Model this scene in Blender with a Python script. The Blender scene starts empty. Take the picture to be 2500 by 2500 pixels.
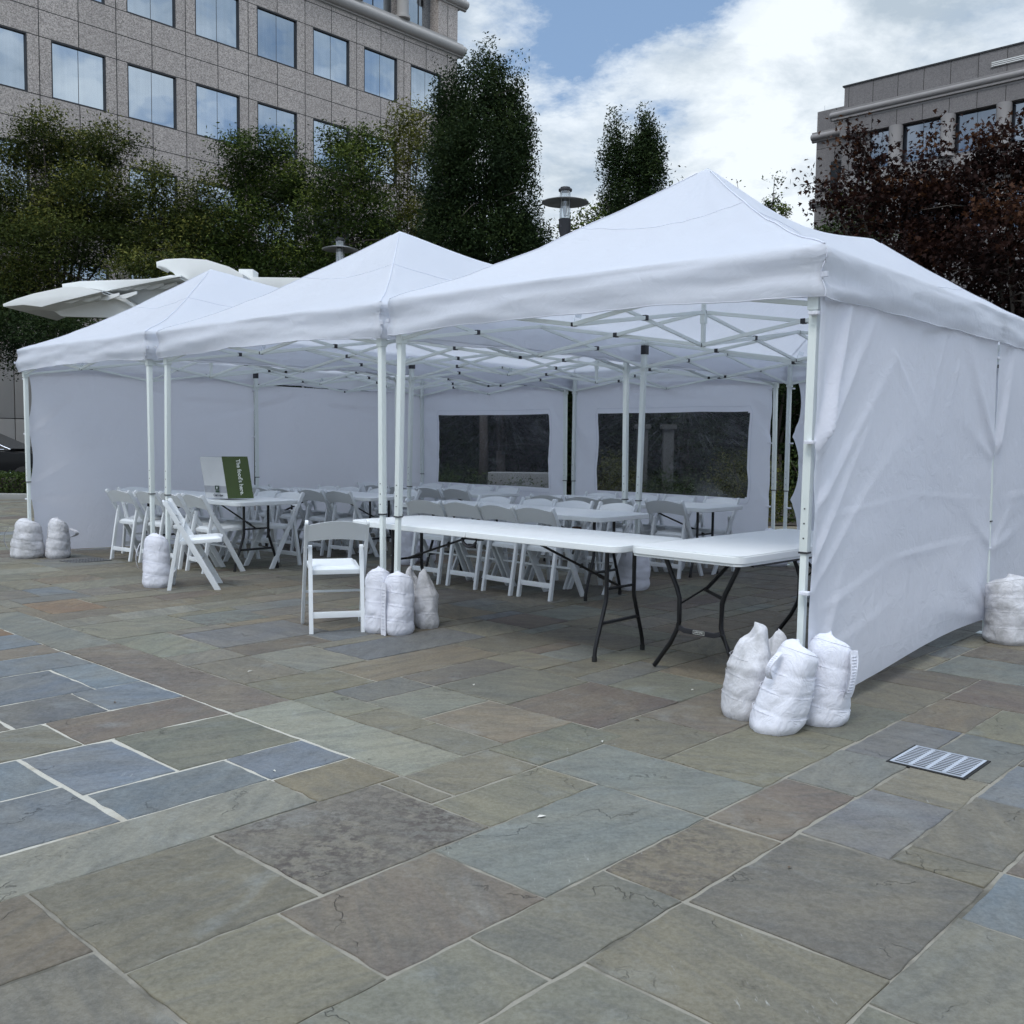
import bpy, bmesh, math, random
import numpy as np
from mathutils import Vector, Matrix, noise as mnoise
R = math.radians
PI = math.pi
random.seed(7)
scene = bpy.context.scene
col = scene.collection

# ------------------------------------------------------------------ ground
def gz(x, y):
    return -0.02 * min(max(y - 9.5, 0.0), 4.2)

TH = R(46.9)
E1 = Vector((math.cos(TH), math.sin(TH), 0))
E2 = Vector((-math.sin(TH), math.cos(TH), 0))

# ------------------------------------------------------------------ node helpers
class NT:
    def __init__(s, nt):
        s.nt = nt
    def n(s, typ, ins=None, **kw):
        nd = s.nt.nodes.new(typ)
        for k, v in kw.items():
            setattr(nd, k, v)
        if ins:
            for k, v in ins.items():
                sock = nd.inputs[k]
                if isinstance(v, bpy.types.NodeSocket):
                    s.nt.links.new(v, sock)
                else:
                    sock.default_value = v
        return nd
    def math(s, op, a, b=0.0, c=None, clamp=False):
        nd = s.nt.nodes.new('ShaderNodeMath'); nd.operation = op; nd.use_clamp = clamp
        for i, v in enumerate((a, b, c)):
            if v is None: continue
            if isinstance(v, bpy.types.NodeSocket): s.nt.links.new(v, nd.inputs[i])
            else: nd.inputs[i].default_value = v
        return nd.outputs[0]
    def mix(s, fac, a, b, blend='MIX'):
        nd = s.nt.nodes.new('ShaderNodeMix'); nd.data_type = 'RGBA'; nd.blend_type = blend
        for i, v in ((0, fac), (6, a), (7, b)):
            if isinstance(v, bpy.types.NodeSocket): s.nt.links.new(v, nd.inputs[i])
            else:
                if i and len(v) == 3: v = (*v, 1)
                nd.inputs[i].default_value = v
        return nd.outputs[2]
    def ramp(s, fac, pts, interp='LINEAR'):
        nd = s.nt.nodes.new('ShaderNodeValToRGB'); nd.color_ramp.interpolation = interp
        e = nd.color_ramp.elements
        while len(e) < len(pts): e.new(0.5)
        for i, (p, c) in enumerate(pts):
            e[i].position = p
            e[i].color = (c, c, c, 1) if not hasattr(c, '__len__') else (*c, 1)
        s.nt.links.new(fac, nd.inputs[0])
        return nd.outputs[0]
    def noise(s, vec, scale, detail=4, rough=0.55, dist=0.0):
        nd = s.n('ShaderNodeTexNoise', {'Scale': scale, 'Detail': detail, 'Roughness': rough, 'Distortion': dist})
        if vec is not None: s.nt.links.new(vec, nd.inputs['Vector'])
        return nd.outputs['Fac']
    def mapping(s, vec, sc=(1, 1, 1), loc=(0, 0, 0), rot=(0, 0, 0)):
        nd = s.n('ShaderNodeMapping', {'Vector': vec, 'Scale': sc, 'Location': loc, 'Rotation': rot})
        return nd.outputs[0]

def new_mat(name):
    m = bpy.data.materials.new(name); m.use_nodes = True
    nt = m.node_tree
    for n in list(nt.nodes): nt.nodes.remove(n)
    h = NT(nt)
    out = h.n('ShaderNodeOutputMaterial')
    return m, h, out

def simple(name, c, rough=0.5, metal=0.0, var=0.12, vscale=6.0, bump=0.0, bscale=80.0, spec=0.5, coat=0.0, dirt=None, dscale=3.0, dth=(0.5, 0.7)):
    m, h, out = new_mat(name)
    tc = h.n('ShaderNodeTexCoord').outputs['Object']
    f = h.noise(tc, vscale, 5)
    dark = tuple(x * (1 - var) for x in c); lite = tuple(min(1, x * (1 + var)) for x in c)
    colr = h.mix(f, dark, lite)
    if dirt:
        g = h.ramp(h.noise(tc, dscale, 6, 0.65), [(dth[0], 0.0), (dth[1], 1.0)])
        colr = h.mix(g, colr, dirt)
    p = h.n('ShaderNodeBsdfPrincipled', {'Base Color': colr, 'Roughness': rough, 'Metallic': metal, 'Specular IOR Level': spec, 'Coat Weight': coat})
    if bump:
        b = h.n('ShaderNodeBump', {'Strength': bump, 'Distance': 0.01, 'Height': h.noise(tc, bscale, 6, 0.6)})
        h.nt.links.new(b.outputs[0], p.inputs['Normal'])
    h.nt.links.new(p.outputs[0], out.inputs[0])
    return m

def fabric(name, c, trans=0.35, wr=0.35, ws=3.0, stain=0.0, rg=1.0):
    m, h, out = new_mat(name)
    tc = h.n('ShaderNodeTexCoord').outputs['Object']
    warp = h.noise(tc, 2.0, 3)
    v2 = h.n('ShaderNodeVectorMath', {0: tc, 1: h.n('ShaderNodeCombineXYZ', {0: warp, 1: warp, 2: warp}).outputs[0]}, operation='ADD').outputs[0]
    n1 = h.noise(v2, ws, 5, 0.6)
    n2 = h.noise(h.mapping(v2, (1, 1, 0.35)), ws * 4, 3, 0.5)
    # sharp crumple ridges
    rid = h.math('ABSOLUTE', h.math('SUBTRACT', h.noise(v2, ws * 1.3, 2, 0.5), 0.5))
    rid = h.ramp(rid, [(0.0, 1.0), (0.05, 0.0)])
    hgt = h.math('ADD', h.math('MULTIPLY', n1, 1.0), h.math('ADD', h.math('MULTIPLY', n2, 0.18), h.math('MULTIPLY', rid, 0.035)))
    weave = h.noise(tc, 900, 1)
    sxyz = h.n('ShaderNodeSeparateXYZ', {0: tc})
    jit = h.math('MULTIPLY', h.noise(tc, 1.5, 2), 0.10)
    for ax, per in ((0, 0.74), (1, 0.97), (2, 0.52)):
        fr_ = h.math('FRACT', h.math('ADD', h.math('DIVIDE', sxyz.outputs[ax], per), jit))
        cr_ = h.ramp(h.math('ABSOLUTE', h.math('SUBTRACT', fr_, 0.5)), [(0.0, 1.0), (0.012, 0.0)])
        mk_ = h.ramp(h.noise(tc, 1.1 + ax * 0.3, 3), [(0.44, 0.0), (0.58, 1.0)])
        hgt = h.math('ADD', hgt, h.math('MULTIPLY', h.math('MULTIPLY', cr_, mk_), 0.030))
    hgt = h.math('ADD', hgt, h.math('MULTIPLY', weave, 0.012))
    b = h.n('ShaderNodeBump', {'Strength': wr, 'Distance': 0.05, 'Height': hgt}).outputs[0]
    colr = h.mix(h.noise(tc, 1.2, 4), tuple(x * 0.95 for x in c), c)
    if stain:
        g = h.ramp(h.noise(tc, 7.0, 6, 0.7), [(0.42, 0.0), (0.66, stain)])
        colr = h.mix(g, colr, (0.30, 0.30, 0.30))
    d = h.n('ShaderNodeBsdfPrincipled', {'Base Color': colr, 'Roughness': 0.62, 'Specular IOR Level': 0.35, 'Normal': b})
    if trans > 0:
        t = h.n('ShaderNodeBsdfTranslucent', {'Color': colr, 'Normal': b})
        mx = h.n('ShaderNodeMixShader', {0: trans, 1: d.outputs[0], 2: t.outputs[0]})
        h.nt.links.new(mx.outputs[0], out.inputs[0])
    else:
        h.nt.links.new(d.outputs[0], out.inputs[0])
    return m

M = {}
M['canopy'] = fabric('canopy_fabric', (0.74, 0.76, 0.82), 0.41, 0.26, 2.0)
M['wall'] = fabric('sidewall_fabric', (0.78, 0.79, 0.86), 0.42, 0.32, 2.4)
M['seam'] = simple('seam_thread', (0.62, 0.64, 0.72), 0.7)
M['bagwhite'] = fabric('sandbag_canvas', (0.73, 0.74, 0.81), 0.0, 0.38, 6.0, stain=0.12)
M['bagdirty'] = fabric('sandbag_canvas_stained', (0.64, 0.64, 0.67), 0.0, 0.38, 6.0, stain=0.75)
M['frame'] = simple('white_powder_coat', (0.70, 0.75, 0.73), 0.4, 0, 0.04, 4, 0.05, 200)
M['black'] = simple('black_plastic', (0.02, 0.02, 0.025), 0.45)
M['blackmetal'] = simple('black_steel', (0.012, 0.012, 0.014), 0.35, 0.2, 0.2, 12)
M['resin'] = simple('white_resin', (0.74, 0.77, 0.79), 0.38, 0, 0.05, 5, 0.06, 120, dirt=(0.60, 0.62, 0.63), dscale=5, dth=(0.62, 0.9))
M['vinylseat'] = simple('white_vinyl', (0.78, 0.81, 0.83), 0.33, 0, 0.03, 5, 0.12, 60)
M['table'] = simple('white_table_plastic', (0.76, 0.79, 0.80), 0.42, 0, 0.04, 2.5, 0.12, 350, dirt=(0.66, 0.68, 0.69), dscale=2.5, dth=(0.6, 0.95))
M['steel'] = simple('brushed_steel', (0.55, 0.56, 0.57), 0.35, 0.9)
M['paleplaster'] = simple('white_painted_metal', (0.70, 0.71, 0.70), 0.55, 0, 0.08, 2, 0.05, 40)
M['glassdark'] = simple('dark_glass', (0.02, 0.025, 0.03), 0.05, 0.0, spec=1.0)
M['carpaint'] = simple('black_car_paint', (0.004, 0.004, 0.005), 0.30, 0, 0.1, spec=0.25, coat=0.15)
M['chrome'] = simple('chrome', (0.75, 0.76, 0.78), 0.12, 1.0)
M['rubber'] = simple('rubber', (0.015, 0.015, 0.015), 0.8)
M['bark'] = simple('bark', (0.06, 0.05, 0.042), 0.9, 0, 0.35, 14, 0.6, 30)
M['greenbag'] = simple('green_paper', (0.055, 0.085, 0.02), 0.55, 0, 0.12, 10, 0.25, 14)
M['whitebag'] = simple('white_paper', (0.62, 0.63, 0.64), 0.6, 0, 0.05, 10, 0.25, 14)
M['greypaper'] = simple('grey_printed_paper', (0.36, 0.37, 0.40), 0.6, 0, 0.08, 20)
M['inkwhite'] = simple('white_ink', (0.75, 0.77, 0.72), 0.6)
M['inkdark'] = simple('dark_ink', (0.03, 0.035, 0.05), 0.6)
M['inkgreen'] = simple('dark_green_ink', (0.03, 0.06, 0.035), 0.6)
M['brown'] = simple('brown_wood', (0.09, 0.04, 0.02), 0.6, 0, 0.3, 12)
M['kerb'] = simple('kerb_concrete', (0.26, 0.26, 0.25), 0.85, 0, 0.2, 3, 0.3, 60)
M['pierstone'] = simple('pier_stone', (0.10, 0.10, 0.095), 0.85)
M['shade'] = simple('satin_shade_metal', (0.19, 0.195, 0.195), 0.5)
M['soil'] = simple('mulch', (0.035, 0.027, 0.02), 0.95, 0, 0.4, 9, 0.8, 40)
M['asphalt'] = simple('asphalt', (0.05, 0.05, 0.052), 0.9, 0, 0.2, 8, 0.4, 150)
M['gratemetal'] = simple('grate_painted_steel', (0.44, 0.47, 0.52), 0.5, 0.2, 0.12, 25, 0.2, 90)
M['gratedull'] = simple('grate_dull', (0.16, 0.165, 0.17), 0.6, 0.1, 0.2, 25)
M['hole'] = simple('drain_shadow', (0.01, 0.01, 0.01), 0.9)
M['debris'] = simple('dry_leaf', (0.10, 0.07, 0.045), 0.8)
M['debrispale'] = simple('pale_litter', (0.55, 0.53, 0.48), 0.8)

def window_vinyl():
    m, h, out = new_mat('clear_vinyl')
    tc = h.n('ShaderNodeTexCoord').outputs['UV']
    sx = h.n('ShaderNodeSeparateXYZ', {0: tc})
    # creases fan out from a point above the pane
    dx = h.math('SUBTRACT', sx.outputs[0], 0.60); dy = h.math('SUBTRACT', 1.16, sx.outputs[1])
    ang = h.math('ARCTAN2', dx, dy)
    rad = h.math('SQRT', h.math('ADD', h.math('MULTIPLY', dx, dx), h.math('MULTIPLY', dy, dy)))
    v = h.n('ShaderNodeCombineXYZ', {0: h.math('MULTIPLY', ang, 14.0), 1: h.math('MULTIPLY', rad, 0.9), 2: 0.0}).outputs[0]
    st = h.noise(v, 3.0, 6, 0.7)
    st2 = h.noise(tc, 2.5, 3, 0.5)
    b = h.n('ShaderNodeBump', {'Strength': 0.6, 'Distance': 0.03, 'Height': h.math('ADD', st, h.math('MULTIPLY', st2, 1.2))}).outputs[0]
    tr = h.n('ShaderNodeBsdfTransparent', {'Color': (0.40, 0.42, 0.45, 1)})
    gl = h.n('ShaderNodeBsdfGlossy', {'Color': (0.9, 0.92, 1, 1), 'Roughness': 0.12, 'Normal': b})
    df = h.n('ShaderNodeBsdfDiffuse', {'Color': (0.75, 0.77, 0.82, 1), 'Normal': b})
    m1 = h.n('ShaderNodeMixShader', {0: 0.045, 1: tr.outputs[0], 2: gl.outputs[0]})
    fan = h.math('MULTIPLY', h.ramp(st, [(0.55, 0.0), (0.68, 0.40)]), h.ramp(rad, [(0.15, 0.9), (0.85, 0.10)]))  # reflections along the creases painted in as pale diffuse streaks
    fan = h.math('ADD', fan, h.ramp(h.noise(tc, 2.2, 4, 0.6, 1.0), [(0.52, 0.0), (0.75, 0.16)]))
    m2 = h.n('ShaderNodeMixShader', {0: h.math('ADD', fan, 0.004), 1: m1.outputs[0], 2: df.outputs[0]})
    h.nt.links.new(m2.outputs[0], out.inputs[0])
    return m
M['vinyl'] = window_vinyl()

def glass_lamp():
    m, h, out = new_mat('lamp_glass')
    tr = h.n('ShaderNodeBsdfTransparent', {'Color': (0.85, 0.88, 0.9, 1)})
    gl = h.n('ShaderNodeBsdfGlossy', {'Color': (0.9, 0.9, 0.9, 1), 'Roughness': 0.08})
    mx = h.n('ShaderNodeMixShader', {0: 0.25, 1: tr.outputs[0], 2: gl.outputs[0]})
    h.nt.links.new(mx.outputs[0], out.inputs[0])
    return m
M['lampglass'] = glass_lamp()

def facade_glass(name, tint, dark):
    m, h, out = new_mat(name)
    tc = h.n('ShaderNodeTexCoord').outputs['Object']
    info = h.n('ShaderNodeObjectInfo').outputs['Random']
    wob = h.noise(tc, 0.6, 2)
    b = h.n('ShaderNodeBump', {'Strength': 0.12, 'Distance': 0.05, 'Height': wob}).outputs[0]
    streak = h.noise(h.mapping(tc, (5, 5, 0.15)), 1.2, 3)
    c = h.mix(h.math('MULTIPLY', h.math('ADD', streak, info), 0.5), tint, tuple(x * 0.66 for x in tint))
    g = h.n('ShaderNodeBsdfGlossy', {'Color': c, 'Roughness': 0.03, 'Normal': b})
    d = h.n('ShaderNodeBsdfDiffuse', {'Color': (*dark, 1)})
    mx = h.n('ShaderNodeMixShader', {0: 0.90, 1: d.outputs[0], 2: g.outputs[0]})
    h.nt.links.new(mx.outputs[0], out.inputs[0])
    return m
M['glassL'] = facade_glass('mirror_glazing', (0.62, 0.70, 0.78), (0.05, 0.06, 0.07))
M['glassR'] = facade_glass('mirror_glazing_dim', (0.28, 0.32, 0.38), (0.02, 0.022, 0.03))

def granite(name, c, half, off, zl, speck=0.5):
    """speckled granite cladding; joints every `half` m along local x from `off`, and at the levels zl"""
    m, h, out = new_mat(name)
    tc = h.n('ShaderNodeTexCoord').outputs['Object']
    sx = h.n('ShaderNodeSeparateXYZ', {0: tc})
    f = h.noise(tc, 26, 3, 0.7)
    sp = h.ramp(f, [(0.36, 0.0), (0.64, 1.0)])
    g = h.n('ShaderNodeTexVoronoi', {'Vector': tc, 'Scale': 24.0, 'Randomness': 1.0}).outputs['Color']
    gv = h.n('ShaderNodeSeparateColor', {0: g}).outputs[0]
    k = h.math('ADD', h.math('MULTIPLY', sp, 0.5), h.math('MULTIPLY', gv, 0.5))
    cc = h.mix(k, tuple(x * (1 - speck) for x in c), tuple(min(1, x * (1 + speck)) for x in c))
    # slab-to-slab tone
    cell = h.n('ShaderNodeCombineXYZ', {0: h.math('FLOOR', h.math('DIVIDE', h.math('SUBTRACT', sx.outputs[0], off), half)),
                                        2: h.math('FLOOR', h.math('MULTIPLY', sx.outputs[2], 0.52))}).outputs[0]
    wn = h.n('ShaderNodeTexWhiteNoise', {'Vector': cell}).outputs[0]
    cc = h.mix(h.math('MULTIPLY', wn, 0.22), cc, tuple(x * 0.55 for x in c))
    st = h.ramp(h.noise(h.mapping(tc, (2.5, 2.5, 0.12)), 1.5, 4), [(0.5, 0.0), (0.75, 0.25)])
    cc = h.mix(st, cc, tuple(x * 0.5 for x in c))
    fr = h.math('FRACT', h.math('DIVIDE', h.math('SUBTRACT', sx.outputs[0], off - half * 50), half))
    d = h.math('MULTIPLY', h.math('MINIMUM', fr, h.math('SUBTRACT', 1.0, fr)), half)
    j = h.math('LESS_THAN', d, 0.016)
    for z in zl:
        j = h.math('MAXIMUM', j, h.math('LESS_THAN', h.math('ABSOLUTE', h.math('SUBTRACT', sx.outputs[2], z)), 0.016))
    cc = h.mix(j, cc, (0.025, 0.022, 0.02))
    b = h.n('ShaderNodeBump', {'Strength': 0.5, 'Distance': 0.02, 'Height': h.math('SUBTRACT', 1.0, j)}).outputs[0]
    p = h.n('ShaderNodeBsdfPrincipled', {'Base Color': cc, 'Roughness': 0.7, 'Normal': b})
    h.nt.links.new(p.outputs[0], out.inputs[0])
    return m
BAY = 2.787
ZL = [5.7, 7.62, 8.6, 9.44, 11.5, 12.33, 13.27, 15.28, 16.2, 17.1, 19.12, 20.1, 24.4]
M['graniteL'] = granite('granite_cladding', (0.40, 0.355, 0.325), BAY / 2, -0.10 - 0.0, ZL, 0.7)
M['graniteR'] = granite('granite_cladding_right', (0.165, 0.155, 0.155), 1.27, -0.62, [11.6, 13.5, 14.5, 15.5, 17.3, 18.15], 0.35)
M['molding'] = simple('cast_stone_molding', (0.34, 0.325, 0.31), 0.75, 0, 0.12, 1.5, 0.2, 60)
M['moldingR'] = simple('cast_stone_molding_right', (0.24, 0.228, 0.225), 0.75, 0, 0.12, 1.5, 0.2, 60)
M['darkframe'] = simple('dark_window_frame', (0.02, 0.02, 0.022), 0.5)
M['lightstone'] = simple('pale_stone_panel', (0.40, 0.38, 0.36), 0.7, 0, 0.1, 1.0, 0.2, 60)

def stone_mat():
    m, h, out = new_mat('bluestone_paving')
    tc = h.n('ShaderNodeTexCoord').outputs['Object']
    at = h.n('ShaderNodeAttribute', attribute_name='slab')
    sid = h.n('ShaderNodeAttribute', attribute_name='sid')
    a = at.outputs['Color']; mot = at.outputs['Alpha']
    off = h.n('ShaderNodeVectorMath', {0: tc, 1: sid.outputs['Vector']}, operation='ADD').outputs[0]
    rotd = h.n('ShaderNodeVectorRotate', {'Vector': off, 'Axis': (0, 0, 1), 'Angle': h.math('MULTIPLY', sid.outputs['Fac'], 0.9)}, rotation_type='AXIS_ANGLE').outputs[0]
    big = h.noise(rotd, 1.6, 4, 0.6, 0.6)
    mid = h.noise(h.mapping(rotd, (1, 3.5, 1)), 3.0, 6, 0.65, 0.8)
    fine = h.noise(off, 60, 6, 0.75)
    c = h.mix(h.ramp(big, [(0.3, 0.0), (0.7, 1.0)]), a, (1, 1, 1), 'MIX')
    # broad tone drift inside one stone
    c = h.mix(h.math('MULTIPLY', h.ramp(big, [(0.38, 0.0), (0.62, 1.0)]), 0.55), a, h.mix(0.6, a, (0.23, 0.20, 0.135)))
    c = h.mix(h.math('MULTIPLY', h.ramp(mid, [(0.42, 0.0), (0.66, 1.0)]), 0.42), c, (0.085, 0.088, 0.088))
    c = h.mix(h.math('MULTIPLY', h.ramp(h.noise(off, 2.2, 5, 0.6, 1.5), [(0.56, 0.0), (0.72, 1.0)]), 0.22), c, (0.30, 0.33, 0.33))
    # mottled scale on marked stones
    blot = h.ramp(h.noise(h.mapping(off, (1, 1, 1)), 22, 6, 0.75), [(0.47, 0.0), (0.55, 1.0)])
    blot2 = h.ramp(h.noise(rotd, 2.6, 3, 0.5), [(0.35, 0.1), (0.6, 1.0)])
    mm = h.math('MULTIPLY', h.math('MULTIPLY', blot, blot2), mot)
    c = h.mix(mm, c, (0.085, 0.072, 0.062))
    # riven cleft lines
    sr = h.n('ShaderNodeSeparateXYZ', {0: rotd})
    wv = h.math('ADD', h.math('MULTIPLY', sr.outputs[1], 2.1), h.math('MULTIPLY', h.noise(rotd, 2.6, 5, 0.62, 0.2), 1.9))
    w = h.math('FRACT', wv)
    ln = h.ramp(h.math('ABSOLUTE', h.math('SUBTRACT', w, 0.5)), [(0.0, 1.0), (0.010, 0.0)])
    msk = h.ramp(h.noise(off, 2.9, 4, 0.6), [(0.53, 0.0), (0.60, 1.0)])
    crack = h.math('MULTIPLY', ln, msk)
    wv2 = h.math('ADD', h.math('MULTIPLY', sr.outputs[1], 7.0), h.math('MULTIPLY', h.noise(h.mapping(rotd, (1, 1, 1), (4, 4, 0)), 6.0, 4, 0.6, 0.2), 2.6))
    ln2 = h.ramp(h.math('ABSOLUTE', h.math('SUBTRACT', h.math('FRACT', wv2), 0.5)), [(0.0, 1.0), (0.035, 0.0)])
    msk2 = h.ramp(h.noise(h.mapping(off, (1, 1, 1), (9, 2, 0)), 4.5, 4, 0.6), [(0.60, 0.0), (0.66, 1.0)])
    crack = h.math('MAXIMUM', crack, h.math('MULTIPLY', h.math('MULTIPLY', ln2, msk2), 0.55))
    c = h.mix(h.math('MULTIPLY', crack, 0.36), c, (0.045, 0.042, 0.038))
    c = h.mix(h.ramp(fine, [(0.38, 0.0), (0.62, 1.0)]), h.mix(0.06, c, (0.34, 0.35, 0.34)), h.mix(1.0, c, (0.80, 0.80, 0.80), 'MULTIPLY'))
    c = h.mix(h.ramp(h.noise(off, 14, 7, 0.72), [(0.50, 0.0), (0.66, 0.30)]), c, h.mix(1.0, c, (0.55, 0.53, 0.50), 'MULTIPLY'))
    # pale scuffs
    sc = h.math('MULTIPLY', h.ramp(h.noise(h.mapping(off, (6, 1, 1)), 9, 4, 0.7), [(0.66, 0.0), (0.72, 1.0)]), h.ramp(h.noise(off, 1.3, 2), [(0.58, 0.0), (0.66, 1.0)]))
    c = h.mix(h.math('MULTIPLY', sc, 0.5), c, (0.42, 0.42, 0.40))
    rgh = h.ramp(mid, [(0.3, 0.60), (0.7, 0.80)])
    hg = h.math('ADD', h.math('MULTIPLY', h.noise(rotd, 4.0, 6, 0.6, 0.5), 0.8), h.math('MULTIPLY', crack, -0.35))
    hg = h.math('ADD', hg, h.math('MULTIPLY', fine, 0.16))
    step = h.ramp(w, [(0.49, 0.0), (0.51, 0.25)])
    hg = h.math('ADD', hg, h.math('MULTIPLY', step, msk))
    b = h.n('ShaderNodeBump', {'Strength': 0.9, 'Distance': 0.018, 'Height': hg}).outputs[0]
    p = h.n('ShaderNodeBsdfPrincipled', {'Base Color': c, 'Roughness': rgh, 'Specular IOR Level': 0.22, 'Normal': b})
    h.nt.links.new(p.outputs[0], out.inputs[0])
    return m
M['stone'] = stone_mat()
def mortar(name, c, c2, th):
    m, h, out = new_mat(name)
    tc = h.n('ShaderNodeTexCoord').outputs['Object']
    f = h.ramp(h.noise(tc, 1.1, 5, 0.7), [(th, 0.0), (th + 0.12, 1.0)])
    cc = h.mix(f, c, c2)
    cc = h.mix(h.math('MULTIPLY', h.noise(tc, 120, 3), 0.4), cc, tuple(x * 0.5 for x in c))
    b = h.n('ShaderNodeBump', {'Strength': 0.8, 'Distance': 0.006, 'Height': h.noise(tc, 90, 4)}).outputs[0]
    p = h.n('ShaderNodeBsdfPrincipled', {'Base Color': cc, 'Roughness': 0.9, 'Normal': b})
    h.nt.links.new(p.outputs[0], out.inputs[0]); return m
M['mortar'] = mortar('joint_mortar', (0.27, 0.25, 0.205), (0.075, 0.068, 0.052), 0.50)
M['mortarwhite'] = mortar('joint_mortar_pale', (0.46, 0.44, 0.38), (0.26, 0.22, 0.16), 0.56)

def leafmat(name, c1, c2, c3, tr=0.12):
    m, h, out = new_mat(name)
    at = h.n('ShaderNodeAttribute', attribute_name='lv')
    f = at.outputs['Fac']
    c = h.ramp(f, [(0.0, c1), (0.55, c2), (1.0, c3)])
    d = h.n('ShaderNodeBsdfPrincipled', {'Base Color': c, 'Roughness': 0.65, 'Specular IOR Level': 0.10})
    t = h.n('ShaderNodeBsdfTranslucent', {'Color': c})
    mx = h.n('ShaderNodeMixShader', {0: tr, 1: d.outputs[0], 2: t.outputs[0]})
    h.nt.links.new(mx.outputs[0], out.inputs[0]); return m
M['leafolive'] = leafmat('leaf_olive', (0.008, 0.014, 0.004), (0.040, 0.056, 0.012), (0.165, 0.165, 0.038))
M['leafgreen'] = leafmat('leaf_green', (0.007, 0.014, 0.004), (0.032, 0.054, 0.011), (0.120, 0.150, 0.030))
M['leafdark'] = leafmat('leaf_dark', (0.008, 0.017, 0.007), (0.020, 0.036, 0.012), (0.048, 0.070, 0.022), 0.2)
M['leafyellow'] = leafmat('leaf_yellowgreen', (0.030, 0.038, 0.009), (0.085, 0.094, 0.020), (0.18, 0.17, 0.045))
M['leafred'] = leafmat('leaf_maroon', (0.009, 0.005, 0.005), (0.030, 0.013, 0.010), (0.090, 0.040, 0.018), 0.25)
M['leafhedge'] = leafmat('leaf_hedge', (0.02, 0.035, 0.012), (0.045, 0.07, 0.02), (0.08, 0.11, 0.03))

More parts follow.
